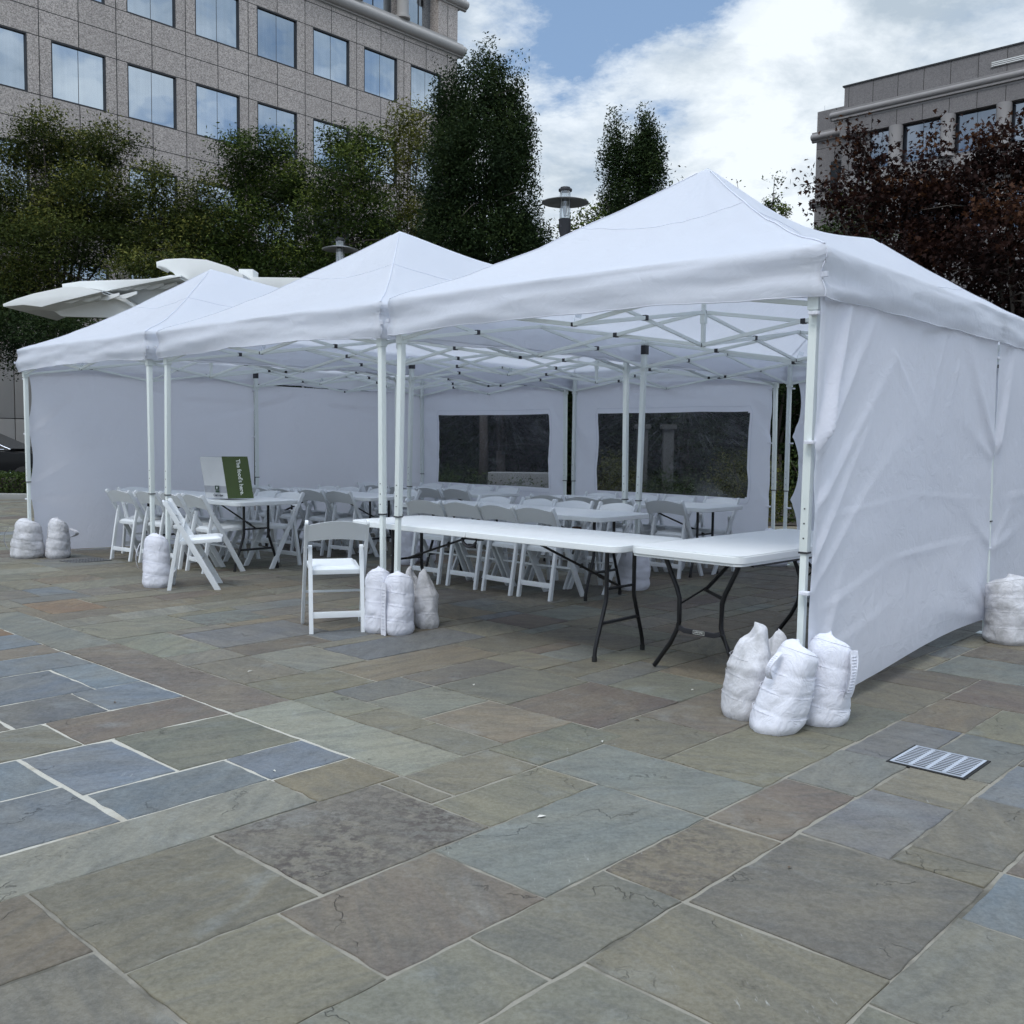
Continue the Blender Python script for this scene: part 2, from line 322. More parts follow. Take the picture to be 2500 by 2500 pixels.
# ------------------------------------------------------------------ mesh builder
class MB:
    def __init__(s): s.v = []; s.f = []
    def add(s, vs, fs):
        o = len(s.v); s.v += [tuple(p) for p in vs]; s.f += [tuple(o + i for i in f) for f in fs]; return s
    def box(s, c, d, rot=None):
        hx, hy, hz = d[0] / 2, d[1] / 2, d[2] / 2
        vs = [Vector((x * hx, y * hy, z * hz)) for x in (-1, 1) for y in (-1, 1) for z in (-1, 1)]
        if rot: vs = [rot @ p for p in vs]
        vs = [p + Vector(c) for p in vs]
        return s.add(vs, [(0, 1, 3, 2), (4, 6, 7, 5), (0, 4, 5, 1), (2, 3, 7, 6), (0, 2, 6, 4), (1, 5, 7, 3)])
    def bar(s, p, q, w, h, up=(0, 0, 1)):
        p, q = Vector(p), Vector(q); d = (q - p).normalized(); up = Vector(up)
        sd = d.cross(up)
        if sd.length < 1e-4: sd = d.cross(Vector((0, 1, 0)))
        sd.normalize(); u = sd.cross(d).normalized()
        vs = []
        for e in (p, q):
            for a, b in ((-1, -1), (1, -1), (1, 1), (-1, 1)): vs.append(e + sd * a * w / 2 + u * b * h / 2)
        return s.add(vs, [(3, 2, 1, 0), (4, 5, 6, 7), (0, 1, 5, 4), (1, 2, 6, 5), (2, 3, 7, 6), (3, 0, 4, 7)])
    def tube(s, pts, r, n=10, cap=True):
        pts = [Vector(p) for p in pts]; rs = r if hasattr(r, '__len__') else [r] * len(pts)
        rings = []; ref = Vector((0.13, 0.21, 1)).normalized(); vs = []
        for i, p in enumerate(pts):
            a = pts[max(0, i - 1)]; b = pts[min(len(pts) - 1, i + 1)]; d = (b - a).normalized()
            if abs(d.dot(ref)) > 0.95: rf = Vector((1, 0.2, 0.1)).normalized()
            else: rf = ref
            x = d.cross(rf).normalized(); y = d.cross(x)
            for k in range(n):
                t = 2 * PI * k / n; vs.append(p + (x * math.cos(t) + y * math.sin(t)) * rs[i])
        fs = []
        for i in range(len(pts) - 1):
            for k in range(n):
                a = i * n + k; b = i * n + (k + 1) % n
                fs.append((a, b, b + n, a + n))
        if cap: fs.append(tuple(range(n - 1, -1, -1))); fs.append(tuple((len(pts) - 1) * n + k for k in range(n)))
        return s.add(vs, fs)
    def lathe(s, prof, c=(0, 0, 0), n=24):
        vs = []; fs = []
        for r, z in prof:
            for k in range(n):
                t = 2 * PI * k / n; vs.append((c[0] + r * math.cos(t), c[1] + r * math.sin(t), c[2] + z))
        for i in range(len(prof) - 1):
            for k in range(n):
                a = i * n + k; b = i * n + (k + 1) % n; fs.append((a, b, b + n, a + n))
        fs.append(tuple(range(n - 1, -1, -1))); fs.append(tuple((len(prof) - 1) * n + k for k in range(n)))
        return s.add(vs, fs)
    def prism(s, poly, ax, d0, d1):
        """polygon in the plane normal to axis ax ('x','y','z'), extruded d0..d1"""
        def P(a, b, d): return {'x': (d, a, b), 'y': (a, d, b), 'z': (a, b, d)}[ax]
        n = len(poly); vs = [P(a, b, d0) for a, b in poly] + [P(a, b, d1) for a, b in poly]
        fs = [tuple(range(n)), tuple(range(2 * n - 1, n - 1, -1))] + [(i, i + n, (i + 1) % n + n, (i + 1) % n) for i in range(n)]
        return s.add(vs, fs)
    def grid(s, fn, nu, nv):
        vs = [fn(i / nu, j / nv) for j in range(nv + 1) for i in range(nu + 1)]
        fs = [(j * (nu + 1) + i, j * (nu + 1) + i + 1, (j + 1) * (nu + 1) + i + 1, (j + 1) * (nu + 1) + i) for j in range(nv) for i in range(nu)]
        return s.add(vs, fs)
    def mesh(s, name, mat, bevel=0, seg=2, smooth=False, fixn=True):
        me = bpy.data.meshes.new(name); me.from_pydata(s.v, [], s.f)
        bm = bmesh.new(); bm.from_mesh(me)
        if fixn: bmesh.ops.recalc_face_normals(bm, faces=bm.faces)
        if bevel:
            es = [e for e in bm.edges if len(e.link_faces) == 2 and e.calc_face_angle(0) > 0.6]
            bmesh.ops.bevel(bm, geom=es, offset=bevel, segments=seg, affect='EDGES', profile=0.7, clamp_overlap=True)
        bm.to_mesh(me); bm.free()
        if smooth or bevel:
            me.polygons.foreach_set('use_smooth', [True] * len(me.polygons))
            if not smooth or smooth == 'sharp':
                try: me.set_sharp_from_angle(angle=R(40))
                except Exception: pass
        me.materials.append(mat)
        return me
    def build(s, name, mat, parent=None, bevel=0, seg=2, smooth=False, loc=None, rot=None, fixn=True):
        return link(name, s.mesh(name, mat, bevel, seg, smooth, fixn), parent, loc, rot)

def link(name, me, parent=None, loc=None, rot=None):
    o = bpy.data.objects.new(name, me); col.objects.link(o)
    if parent: o.parent = parent
    if loc: o.location = loc
    if rot: o.rotation_euler = rot
    return o
def tag(o, label=None, cat=None, group=None, kind=None):
    for k, v in (('label', label), ('category', cat), ('group', group), ('kind', kind)):
        if v: o[k] = v
    return o
def thing(name, label, cat, loc=(0, 0, 0), rz=0, group=None):
    o = bpy.data.objects.new(name, None); o.empty_display_size = 0.2; col.objects.link(o)
    o.location = loc; o.rotation_euler = (0, 0, rz)
    return tag(o, label, cat, group)
def dup(root, loc, rz, label, group=None, rot=None):
    def cp(o, par):
        c = o.copy(); col.objects.link(c)
        c.parent = par
        for ch in list(o.children): cp(ch, c)
        return c
    r = cp(root, None); r.location = loc; r.rotation_euler = rot or (0, 0, rz)
    r['label'] = label
    if group: r['group'] = group
    return r
def fbm(x, y, z=0.0, o=3):
    return mnoise.fractal(Vector((x, y, z)), 0.6, 2.0, o)

# ------------------------------------------------------------------ PAVING
G = 0.1524
c47, s47 = math.cos(R(47.0)), math.sin(R(47.0))
def uv2xy(u, v): return (G * (u * c47 - v * s47), G * (u * s47 + v * c47))
ku = [-100, 7, 10, 11, 12, 13, 14, 16, 17, 19, 20, 21, 24, 25, 27, 31, 35, 200]
fu = [-99.9, 7.15, 10.1, 11.1, 11.95, 12.72, 14.05, 15.85, 16.65, 18.95, 19.85, 20.6, 23.75, 24.6, 27.2, 31.5, 35.3, 200.3]
kv = [-100, 6, 8, 10, 12, 15, 17, 19, 21, 24, 28, 31, 34, 38, 41, 300]
fv = [-99.9, 6.05, 8.0, 10.1, 12.1, 15.3, 17.35, 19.4, 21.55, 23.85, 27.8, 30.75, 33.75, 37.75, 40.6, 299.6]
def FU(u): return float(np.interp(u, ku, fu))
def FV(v): return float(np.interp(v, kv, fv))
PAL = {'O': (0.167, 0.152, 0.111), 'Gn': (0.165, 0.163, 0.126), 'B': (0.142, 0.166, 0.191), 'BG': (0.155, 0.163, 0.147), 'Br': (0.145, 0.120, 0.094),
       'T': (0.161, 0.134, 0.095), 'Gy': (0.152, 0.140, 0.116), 'Or': (0.198, 0.128, 0.075), 'Rd': (0.118, 0.095, 0.080), 'Bd': (0.133, 0.138, 0.142), 'Gp': (0.215, 0.213, 0.173)}
HAND = [(7, 11, 15, 19, 'O', 0), (11, 16, 15, 19, 'Gy', 1), (10, 14, 12, 15, 'Br', .25), (7, 10, 12, 15, 'O', 0), (14, 20, 12, 15, 'BG', 0), (16, 20, 10, 12, 'T', .8),
 (16, 21, 6, 10, 'Gy', 0), (13, 16, 6, 10, 'O', 0), (12, 16, 10, 12, 'Gy', 0), (8, 12, 10, 12, 'Gn', 0), (3, 7, 16, 19, 'T', 0), (2, 7, 12, 16, 'Gy', 0), (20, 24, 10, 12, 'Br', .1), (24, 27, 10, 12, 'BG', 0),
 (23, 28, 12, 15, 'O', 0), (20, 23, 12, 17, 'BG', 0), (23, 26, 15, 18, 'O', 0), (24, 28, 18, 22, 'Rd', .3), (20, 24, 17, 19, 'Gn', 0), (17, 20, 17, 19, 'O', 0), (16, 20, 15, 17, 'O', 0), (21, 25, 8, 10, 'Bd', 0), (25, 27, 8, 10, 'O', 0),
 (21, 22, 6, 8, 'O', 0), (22, 26, 6, 8, 'Gy', 0), (15, 19, 4, 6, 'Gn', 0), (19, 22, 4, 6, 'B', 0), (22, 24, 4, 6, 'Br', 0), (26, 29, 6, 8, 'B', 0), (31, 35, 10, 12, 'T', 0), (27, 31, 10, 12, 'Bd', 0),
 (9, 13, 6, 10, 'Gn', 0), (28, 32, 12, 15, 'Gn', 0), (26, 30, 15, 18, 'Br', 0),
 (10, 14, 21, 24, 'B', 0), (14, 17, 21, 24, 'B', 0), (13, 17, 24, 28, 'Gn', 0), (10, 13, 24, 28, 'B', 0), (12, 17, 28, 31, 'Br', 0), (14, 17, 31, 34, 'B', 0), (15, 17, 34, 38, 'B', 0), (11, 14, 31, 34, 'Bd', 0), (10, 15, 34, 38, 'B', 0),
 (8, 12, 28, 31, 'O', 0), (5, 10, 25, 28, 'B', 0), (4, 10, 21, 25, 'B', 0), (12, 17, 38, 41, 'B', 0), (13, 17, 41, 43, 'Br', 0), (13, 17, 43, 46, 'B', 0), (15, 17, 46, 48, 'Or', 0),
 (17, 19, 19, 28, 'Gp', 0), (17, 19, 28, 41, 'Br', .45), (17, 19, 41, 52, 'BG', 0), (17, 19, 52, 60, 'O', 0), (17, 19, 60, 72, 'Gy', 0), (14, 17, 19, 21, 'T', 0), (3, 14, 19, 21, 'Gp', 0), (-8, 3, 19, 21, 'O', 0), (19, 21, 22, 25, 'O', 0), (19, 21, 19, 22, 'Gn', 0), (20, 23, 50, 54, 'Or', 0)]
U0, U1, V0, V1 = -40, 190, -95, 190
occ = np.zeros((U1 - U0, V1 - V0), bool)
slabs = []
def inview(u, v):
    x, y = uv2xy(u, v)
    return 1.2 < y < 25 and abs(x) < 0.60 * y + 2.2
for r in HAND:
    if r[0] < U0: continue
    occ[r[0] - U0:r[1] - U0, r[2] - V0:r[3] - V0] = True
    slabs.append(r)
rnd = random.Random(11)
SIZES = [(4, 3), (3, 4), (4, 2), (2, 3), (3, 2), (3, 3), (5, 3), (4, 4), (2, 4), (5, 4), (3, 5), (6, 3)]
for u in range(U0, U1 - 8):
    for v in range(V0, V1 - 8):
        if occ[u - U0, v - V0]: continue
        if not inview(u, v): continue
        cand = SIZES[:]; rnd.shuffle(cand); best = (1, 1)
        for a, b in cand + [(3, 1), (2, 2), (1, 3), (2, 1), (1, 2)]:
            if not occ[u - U0:u - U0 + a, v - V0:v - V0 + b].any(): best = (a, b); break
        a, b = best
        occ[u - U0:u - U0 + a, v - V0:v - V0 + b] = True
        panel = u < 17 and v >= 21
        key = rnd.choices(['B', 'Bd', 'Gn', 'Gy', 'BG'], [5, 2, 1, 1, 2])[0] if panel else rnd.choices(list(PAL), [7, 5, 0.6, 3, 3, 1.6, 5, .25, 1, 1.3, 1])[0]
        slabs.append((u, u + a, v, v + b, key, 0.6 if rnd.random() < .06 else 0))
SV, SF, SC, SI = [], [], [], []
for (a, b, c, d, key, mot) in slabs:
    ua, ub, va, vb = FU(a), FU(b), FV(c), FV(d)
    um, vm = (ua + ub) / 2, (va + vb) / 2
    x, y = uv2xy(um, vm)
    near = y < 8
    panel = b <= 17 and c >= 21
    gap = (0.085 if panel else 0.060) * rnd.uniform(.7, 1.25)
    ua += gap / 2 + rnd.uniform(0, .02); ub -= gap / 2 + rnd.uniform(0, .02); va += gap / 2 + rnd.uniform(0, .02); vb -= gap / 2 + rnd.uniform(0, .02)
    if a == 10 and panel and c < 31: ua += .07
    st = 0.4 if near else 1.6
    cor = [(ua, va), (ub, va), (ub, vb), (ua, vb)]
    # corners of dressed stones drift a little off square
    cor = [(p + rnd.gauss(0, .018), q + rnd.gauss(0, .018)) for p, q in cor]
    ring = []
    for k in range(4):
        p, q = cor[k], cor[(k + 1) % 4]; L = math.hypot(q[0] - p[0], q[1] - p[1]); n = max(1, int(L / st))
        for i in range(n):
            t = i / n; jx = 0 if i == 0 else .016
            ring.append((p[0] + (q[0] - p[0]) * t + rnd.gauss(0, jx), p[1] + (q[1] - p[1]) * t + rnd.gauss(0, jx)))
    n = len(ring); o = len(SV)
    zt = rnd.uniform(-.0010, .0010); tx = rnd.gauss(0, .0003); ty = rnd.gauss(0, .0003)
    rings = []
    for ins, dz in ((0.0, -.008), (0.0, -.0028), (.022, 0.0)):
        for (p, q) in ring:
            L = math.hypot(p - um, q - vm) + 1e-6; k = 1 - ins * (1 + rnd.uniform(-.5, .8)) / L
            pp, qq = um + (p - um) * k, vm + (q - vm) * k
            X, Y = uv2xy(pp, qq)
            SV.append((X, Y, gz(X, Y) + zt + dz + tx * (pp - um) + ty * (qq - vm)))
    for k in range(n):
        k2 = (k + 1) % n
        SF.append((o + k, o + k2, o + n + k2, o + n + k)); SF.append((o + n + k, o + n + k2, o + 2 * n + k2, o + 2 * n + k))
    SF.append(tuple(o + 2 * n + k for k in range(n)))
    br = rnd.uniform(.78, 1.14) if mot == 0 else 1.0
    cc = [PAL[key][i] * br * rnd.uniform(.97, 1.03) for i in range(3)]
    SC += [(*cc, mot)] * (3 * n)
    sv = (rnd.uniform(0, 40), rnd.uniform(0, 40), rnd.uniform(0, 40))
    SI += [sv] * (3 * n)
me = bpy.data.meshes.new('plaza_paving'); me.from_pydata(SV, [], SF)
at = me.attributes.new('slab', 'FLOAT_COLOR', 'POINT'); at.data.foreach_set('color', np.array(SC, 'f').ravel())
at = me.attributes.new('sid', 'FLOAT_VECTOR', 'POINT'); at.data.foreach_set('vector', np.array(SI, 'f').ravel())
me.materials.append(M['stone'])
tag(link('plaza_paving', me), kind='structure')
# mortar bed and far ground as sheets
def sheet(name, poly_or_rect, dz, mat, ys=(-30, 9.5, 13.7, 26)):
    x0, x1 = poly_or_rect; b = MB(); n = len(ys); vs = []
    for y in ys: vs += [(x0, y, gz(0, y) + dz), (x1, y, gz(0, y) + dz)]
    b.add(vs, [(2 * i, 2 * i + 1, 2 * i + 3, 2 * i + 2) for i in range(n - 1)])
    return tag(b.build(name, mat, fixn=False), kind='structure')
sheet('mortar_bed', (-40, 40), -.0048, M['mortar'])
b = MB(); cs = [uv2xy(u, v) for u, v in ((-8, 21.4), (16.72, 21.4), (16.72, 75), (-8, 75))]
b.add([(x, y, gz(x, y) - .0030) for x, y in cs], [(0, 1, 2, 3)]); tag(b.build('pale_mortar_bed', M['mortarwhite'], fixn=False), kind='structure')
FZ = gz(0, 30)
b = MB(); b.add([(-900, 26, FZ - .10), (900, 26, FZ - .10), (900, 2500, FZ - .10), (-900, 2500, FZ - .10)], [(0, 1, 2, 3)])
tag(b.build('road', M['asphalt'], fixn=False), kind='structure')
# planting bed behind tents and along the hedge
b = MB(); b.add([(-7.5, 17.2, FZ + .02), (30, 17.2, FZ + .02), (30, 40, FZ + .02), (-7.5, 40, FZ + .02)], [(0, 1, 2, 3)])
tag(b.build('planting_bed', M['soil'], fixn=False), kind='structure')
b = MB(); b.box((-13, 22.0, FZ + .05), (18, .35, .13)); tag(b.build('kerb', M['kerb'], bevel=.015), kind='structure')

# ------------------------------------------------------------------ drain grates
def grate(u0, v0, w, l, label, rot, mt='gratemetal'):
    x, y = u0, v0
    t = thing('drain_grate', label, 'drain grate', (x, y, gz(x, y)), rot, 'drain grates in the paving')
    b = MB(); W, L = w, l
    for sy in (-1, 1): b.box((0, sy * (L / 2 - .006), .0058), (W, .012, .0016))
    for sx in (-1, 1): b.box((sx * (W / 2 - .006), 0, .0058), (.012, L - .024, .0016))
    nx, ny = 12, 4
    iw, il = W - .024, L - .024
    for i in range(nx + 1):
        b.box((-iw / 2 + iw * i / nx, 0, .0058), (.0085, il, .0016))
    for j in range(1, ny):
        for i in range(nx):
            b.box((-iw / 2 + iw * (i + .5) / nx, -il / 2 + il * j / ny, .0058), (iw / nx - .0086, .016, .0014))
    b.build('grate_plate', M[mt], t)
    b = MB(); b.box((0, 0, -.0042), (W + .024, L + .024, .016)); b.build('pit', M['hole'], t)
    return t
gx_, gy_ = uv2xy(28.05, 9.65)
grate(gx_, gy_, .30, .30, 'pale steel drain grate in the paving right of the front sandbags', R(47))
grate(-4.68, 10.75, .42, .30, 'dull drain grate in the paving beside the left sidewall', R(47), 'gratedull')

# ------------------------------------------------------------------ CHAIR
def make_chair(label, group):
    t = thing('folding_chair', label, 'chair', group=group)
    # side rails: top-back to front-bottom
    for sx in (-1, 1):
        b = MB(); x = sx * .209
        top = Vector((x, -.225, .765)); bot = Vector((x, .200, .0))
        d = (bot - top).normalized()
        poly = []
        w = .026
        def pt(z, off): # point at height z, offset perpendicular fore-aft
            k = (z - top.z) / (bot.z - top.z); y = top.y + (bot.y - top.y) * k
            return (y + off, z)
        poly = [pt(0, -.030), pt(0, .026), pt(.30, .027), pt(.60, .022), pt(.745, .020)]
        # rounded scroll ear
        cy, cz = pt(.768, -.004)
        for k in range(9):
            a = R(-10 + k * 27); poly.append((cy + .024 * math.cos(a), cz + .024 * math.sin(a)))
        poly += [pt(.735, -.024), pt(.60, -.026), pt(.30, -.030)]
        b.prism(poly, 'x', x - .011, x + .011)
        b.build('side_rail', M['resin'], t, bevel=.004, seg=2)
    # rear legs
    for sx in (-1, 1):
        b = MB(); x = sx * .178
        poly = [(-.232, 0), (-.196, 0), (-.128, .44), (-.098, .585)]
        for k in range(6):
            a = R(0 + k * 36); poly.append((-.113 + .016 * math.cos(a), .592 + .016 * math.sin(a)))
        poly += [(-.129, .585), (-.160, .44)]
        b.prism(poly, 'x', x - .014, x + .014)
        b.build('rear_leg', M['resin'], t, bevel=.004, seg=2)
    b = MB(); b.bar((-.165, -.190, .125), (.165, -.190, .125), .022, .042); b.build('leg_crossbar', M['resin'], t, bevel=.003)
    b = MB(); b.bar((-.199, .055, .255), (.199, .055, .255), .016, .016); b.build('rung', M['resin'], t, bevel=.003)
    # seat
    b = MB(); rx = Matrix.Rotation(R(4), 3, 'X')
    b.box((0, .055, .428), (.355, .36, .034), rx); b.build('seat_frame', M['resin'], t, bevel=.006)
    b = MB(); rows = []
    def seatf(a, c):
        x = (a - .5) * .335; y = (c - .5) * .345
        e = min(a, 1 - a, c, 1 - c); z = .022 * min(1, (e * 12)) ** .5 - .006 * math.cos((a - .5) * 2.4) * math.cos((c - .5) * 2.0)
        p = rx @ Vector((x, y, z)); return (p.x, p.y + .055, p.z + .4455)
    b.grid(seatf, 18, 18); b.build('seat', M['vinylseat'], t, smooth=True)
    # curved backrest
    def bf(front):
        def f(a, c):
            x = (a - .5) * .398
            arch = math.cos((a - .5) * PI)
            z = .637 + c * .118 + arch * (.018 + .012 * c)
            y = -.168 - (z - .64) * .555 - .022 * arch + (.009 if front else -.009)
            return (x, y, z)
        return f
    b = MB(); nu, nv = 14, 5
    b.grid(bf(True), nu, nv); o = (nu + 1) * (nv + 1); b.grid(bf(False), nu, nv)
    def idx(i, j, s): return s * o + j * (nu + 1) + i
    fs = []
    for i in range(nu):
        for j in (0, nv): fs.append((idx(i, j, 0), idx(i + 1, j, 0), idx(i + 1, j, 1), idx(i, j, 1)))
    for j in range(nv):
        for i in (0, nu): fs.append((idx(i, j, 0), idx(i, j + 1, 0), idx(i, j + 1, 1), idx(i, j, 1)))
    b.f += fs
    b.build('backrest', M['resin'], t, smooth='sharp')
    # hinge bolts
    for sx in (-1, 1):
        b = MB(); b.tube([(sx * .19, -.113, .59), (sx * .223, -.113, .59)], .006, 8); b.build('hinge_bolt', M['steel'], t)
    return t
chair0 = make_chair('white folding chair', 'folding chairs')
used = [False]
def chair(x, y, ang, label, group, jit=True):
    """ang = direction the sitter faces, degrees"""
    rz = R(ang - 90)
    z = gz(x, y)
    if not used[0]:
        used[0] = True; chair0.location = (x, y, z); chair0.rotation_euler = (0, 0, rz); chair0['label'] = label; chair0['group'] = group; return chair0
    return dup(chair0, (x, y, z), rz, label, group)

# ------------------------------------------------------------------ TABLES
def rrect(L, W, r, n=6):
    p = []
    for cx, cy, a0 in ((L / 2 - r, W / 2 - r, 0), (-L / 2 + r, W / 2 - r, 90), (-L / 2 + r, -W / 2 + r, 180), (L / 2 - r, -W / 2 + r, 270)):
        for k in range(n + 1):
            a = R(a0 + 90 * k / n); p.append((cx + r * math.cos(a), cy + r * math.sin(a)))
    return p
def make_table(x, y, ang, L, label, group, H=.735, life=False, fold=True, handle=False):
    t = thing('folding_table', label, 'table', (x, y, gz(x, y)), R(ang), group)
    W = .76
    b = MB()
    if fold:
        for s in (-1, 1):
            poly = [(px, py) for px, py in rrect(L, W, .075) if (px * s) > 0]
            pl = [(s * .0015, W / 2 * (1 if s > 0 else -1)), (s * .0015, -W / 2 * (1 if s > 0 else -1))]
            pts = sorted(poly + pl, key=lambda q: math.atan2(q[1], q[0] - s * L / 4))
            b.prism(pts, 'z', H - .042, H)
    else: b.prism(rrect(L, W, .06), 'z', H - .042, H)
    b.build('tabletop', M['table'], t, bevel=.009, seg=3)
    inset = .24 if not life else .20
    for s in (-1, 1):
        ex = s * (L / 2 - inset)
        fr = MB()
        if not life:
            for q in (-1, 1):
                pts = [(ex, q * .145, H - .045), (ex, q * .145, .40), (ex, q * .150, .36), (ex, q * .168, .31), (ex, q * .232, .13), (ex, q * .248, .08), (ex, q * .255, .03), (ex, q * .255, .012)]
                fr.tube(pts, .0135, 10)
            fr.tube([(ex, -.195, .23), (ex, .195, .23)], .012, 8)
            fr.tube([(ex, -.145, .44), (ex, .145, .44)], .009, 8)
            leg = fr.build('leg_frame', M['blackmetal'], t, smooth='sharp')
            ft = MB()
            for q in (-1, 1): ft.lathe([(.016, 0), (.016, .03), (.014, .035)], (ex, q * .255, 0), 10)
            ft.build('foot_cap', M['rubber'], leg)
            br = MB(); br.tube([(ex, 0, .44), (s * .22, 0, H - .05)], .0085, 8); br.tube([(ex - s * .17, 0, .44 + .17 * (H - .49) / (L / 2 - inset - .22)), (ex - s * .10, 0, .44 + .10 * (H - .49) / (L / 2 - inset - .22))], .013, 8)
            br.build('brace', M['blackmetal'], t, smooth='sharp')
        else:
            for q in (-1, 1):
                pts = [(ex, q * .255, H - .045), (ex, q * .245, .66), (ex, q * .165, .50), (ex, q * .145, .44), (ex, q * .143, .30), (ex, q * .155, .26), (ex, q * .20, .17), (ex, q * .315, .012)]
                fr.tube(pts, .0145, 10)
            leg = fr.build('leg_frame', M['blackmetal'], t, smooth='sharp')
            pb = MB(); pb.prism([(-.150, .285), (-.10, .268), (.10, .268), (.150, .285), (.158, .255), (.10, .238), (-.10, .238), (-.158, .255)], 'x', ex - .008, ex + .008)
            pb.build('stretcher_panel', M['black'], leg, bevel=.003)
            br = MB(); br.tube([(ex, -.150, .47), (ex - s * .05, 0, .50), (ex - s * .42, .0, H - .05)], .0115, 8); br.tube([(ex, .150, .40), (ex - s * .05, 0, .51)], .006, 6)
            br.build('brace', M['blackmetal'], t, smooth='sharp')
    if life:
        ap = MB(); ap.prism(rrect(L - .02, W - .02, .055), 'z', H - .055, H - .0425); ap.build('apron', M['table'], t, bevel=.003)
        rl = MB()
        for q in (-1, 1): rl.box((0, q * .345, H - .055), (L - .35, .02, .03))
        rl.build('side_rail', M['blackmetal'], t)
        ls = MB(); ls.prism(rrect(L - .012, W - .012, .055), 'z', H, H + .004); ls.build('top_panel', M['table'], t, bevel=.003)
    if handle:
        hb = MB(); hx = .30 if life else 0; pts = [(hx + k * .01 - .07, -.34, H - .05 - (.10 if life else .055) * math.sin(PI * k / 14) ** .5) for k in range(15)]
        hb.tube(pts, .011, 8); hb.build('carry_handle', M['black'], t, smooth=True)
        if not life:
            hb = MB(); hb.box((0, -.30, H - .052), (.16, .05, .02)); hb.build('hinge_latch', M['black'], t, bevel=.004)
    return t

def text_obj(name, s, size, mat, parent, mtx, extrude=.0006, align='CENTER', shear=0.0, off=0.0):
    cu = bpy.data.curves.new(name, 'FONT'); cu.body = s; cu.size = size; cu.extrude = extrude; cu.align_x = align; cu.align_y = 'CENTER'; cu.shear = shear; cu.offset = off
    tmp = bpy.data.objects.new(name, cu); col.objects.link(tmp)
    bpy.context.view_layer.update()
    me = bpy.data.meshes.new_from_object(tmp.evaluated_get(bpy.context.evaluated_depsgraph_get()))
    bpy.data.objects.remove(tmp)
    me.materials.clear(); me.materials.append(mat)
    o = link(name, me, parent); o.matrix_local = mtx
    return o

A1 = -42.5
TG = 'folding tables'
tA = make_table(-.055, 6.84, -42.5, 2.50, 'long empty white folding table nearest the front, end to end with the side table', TG, H=.74, handle=True)
tB = make_table(1.595, 6.14, 45.5, 1.83, 'white folding table with splayed black legs beside the right front tent post', TG, H=.742, life=True, handle=True)
# maker's plate on the stretcher of the right-hand table
leg = [c for c in tB.children if c.name.startswith('leg_frame')][0]
pl = MB(); pl.box((-(1.83 / 2 - .20) - .0093, 0, .256), (.002, .075, .022)); pl.build('maker_plate', M['black'], leg)
mt = Matrix.Translation((-(1.83 / 2 - .20) - .0112, 0, .256)) @ Matrix.Rotation(R(-90), 4, 'Z') @ Matrix.Rotation(R(90), 4, 'X')
text_obj('maker_lettering', 'LIFETIME', .0150, M['inkwhite'], leg, mt, .0003)
ol = MB()
xx = -(1.83 / 2 - .20) - .0108
for dz in (-1, 1): ol.box((xx, 0, .256 + dz * .0105), (.001, .076, .0015))
for dy in (-1, 1): ol.box((xx, dy * .0375, .256), (.001, .0015, .0225))
ol.build('plate_outline', M['inkwhite'], leg)

tC = make_table(.06, 9.12, -41, 2.44, 'white folding table in the middle row, four chairs along each side', TG, H=.73)
tD = make_table(1.27, 10.75, -43, 2.44, 'rightmost white folding table of the back row, under the right vinyl window', TG, H=.735)
tE = make_table(-1.02, 13.75, -43, 2.44, 'farthest white folding table, under the left vinyl window', TG, H=.735)
tF = make_table(-2.30, 12.30, -42, 2.44, 'white folding table behind the one with the catering bag', TG, H=.735)
tGb = make_table(-3.36, 10.75, -42, 2.44, 'white folding table carrying the catering bag', TG, H=.735, handle=True)

def row(tx, ty, ang, offs, side, base, desc, group, along=(-.80, -.27, .27, .80), ends=('leftmost', 'second from the left', 'third from left', 'rightmost'), skip=()):
    ca, sa = math.cos(R(ang)), math.sin(R(ang)); rr = random.Random(int(tx * 100 + side * 7))
    for k, a in enumerate(along):
        if k in skip: continue
        a += rr.uniform(-.04, .04); o = offs + rr.uniform(-.035, .035)
        x = tx + ca * a - sa * o * side; y = ty + sa * a + ca * o * side
        f = ang + (90 if side < 0 else -90) + rr.uniform(-7, 7)
        chair(x, y, f, ends[k] + ' ' + desc, group)
gn = 'white folding chairs at the tables'
row(.06, 9.12, -41, .24, -1, 0, 'chair backing on to the long front table, at the middle table', gn, along=(-.74, -.27, .17, .64))
row(.06, 9.12, -41, .36, 1, 0, 'chair facing the viewer across the middle table', gn, along=(-.80, -.27, .25, .72))
row(1.27, 10.75, -43, .26, -1, 0, 'chair with its back to the viewer at the back right table', gn)
row(1.27, 10.75, -43, .38, 1, 0, 'chair on the window side of the back right table', gn)
row(-1.02, 13.75, -43, .26, -1, 0, 'chair on the near side of the farthest table', gn)
row(-1.02, 13.75, -43, .36, 1, 0, 'chair on the window side of the farthest table', gn)
row(-2.30, 12.30, -42, .26, -1, 0, 'chair on the near side of the table behind the catering bag', gn)
row(-2.30, 12.30, -42, .38, 1, 0, 'chair on the far side of the table behind the catering bag', gn)
row(-3.36, 10.75, -42, .34, -1, 0, 'chair on the near side of the catering bag table', gn)
row(-3.36, 10.75, -42, .38, 1, 0, 'chair on the far side of the catering bag table', gn)
def head(tx, ty, ang, name):
    ca, sa = math.cos(R(ang)), math.sin(R(ang)); d = 1.32
    chair(tx - ca * d, ty - sa * d, ang + 3, 'chair at the left end of the ' + name, gn)
head(-3.36, 10.75, -42, 'catering bag table'); head(-2.30, 12.30, -42, 'table behind the catering bag'); head(-1.02, 13.75, -43, 'farthest table')
chair(-2.84, 8.80, 14, 'white folding chair seen side-on beside the second front tent post', 'loose folding chairs in front')
chair(-1.265, 6.98, 106, 'white folding chair standing alone left of the middle front sandbags', 'loose folding chairs in front')

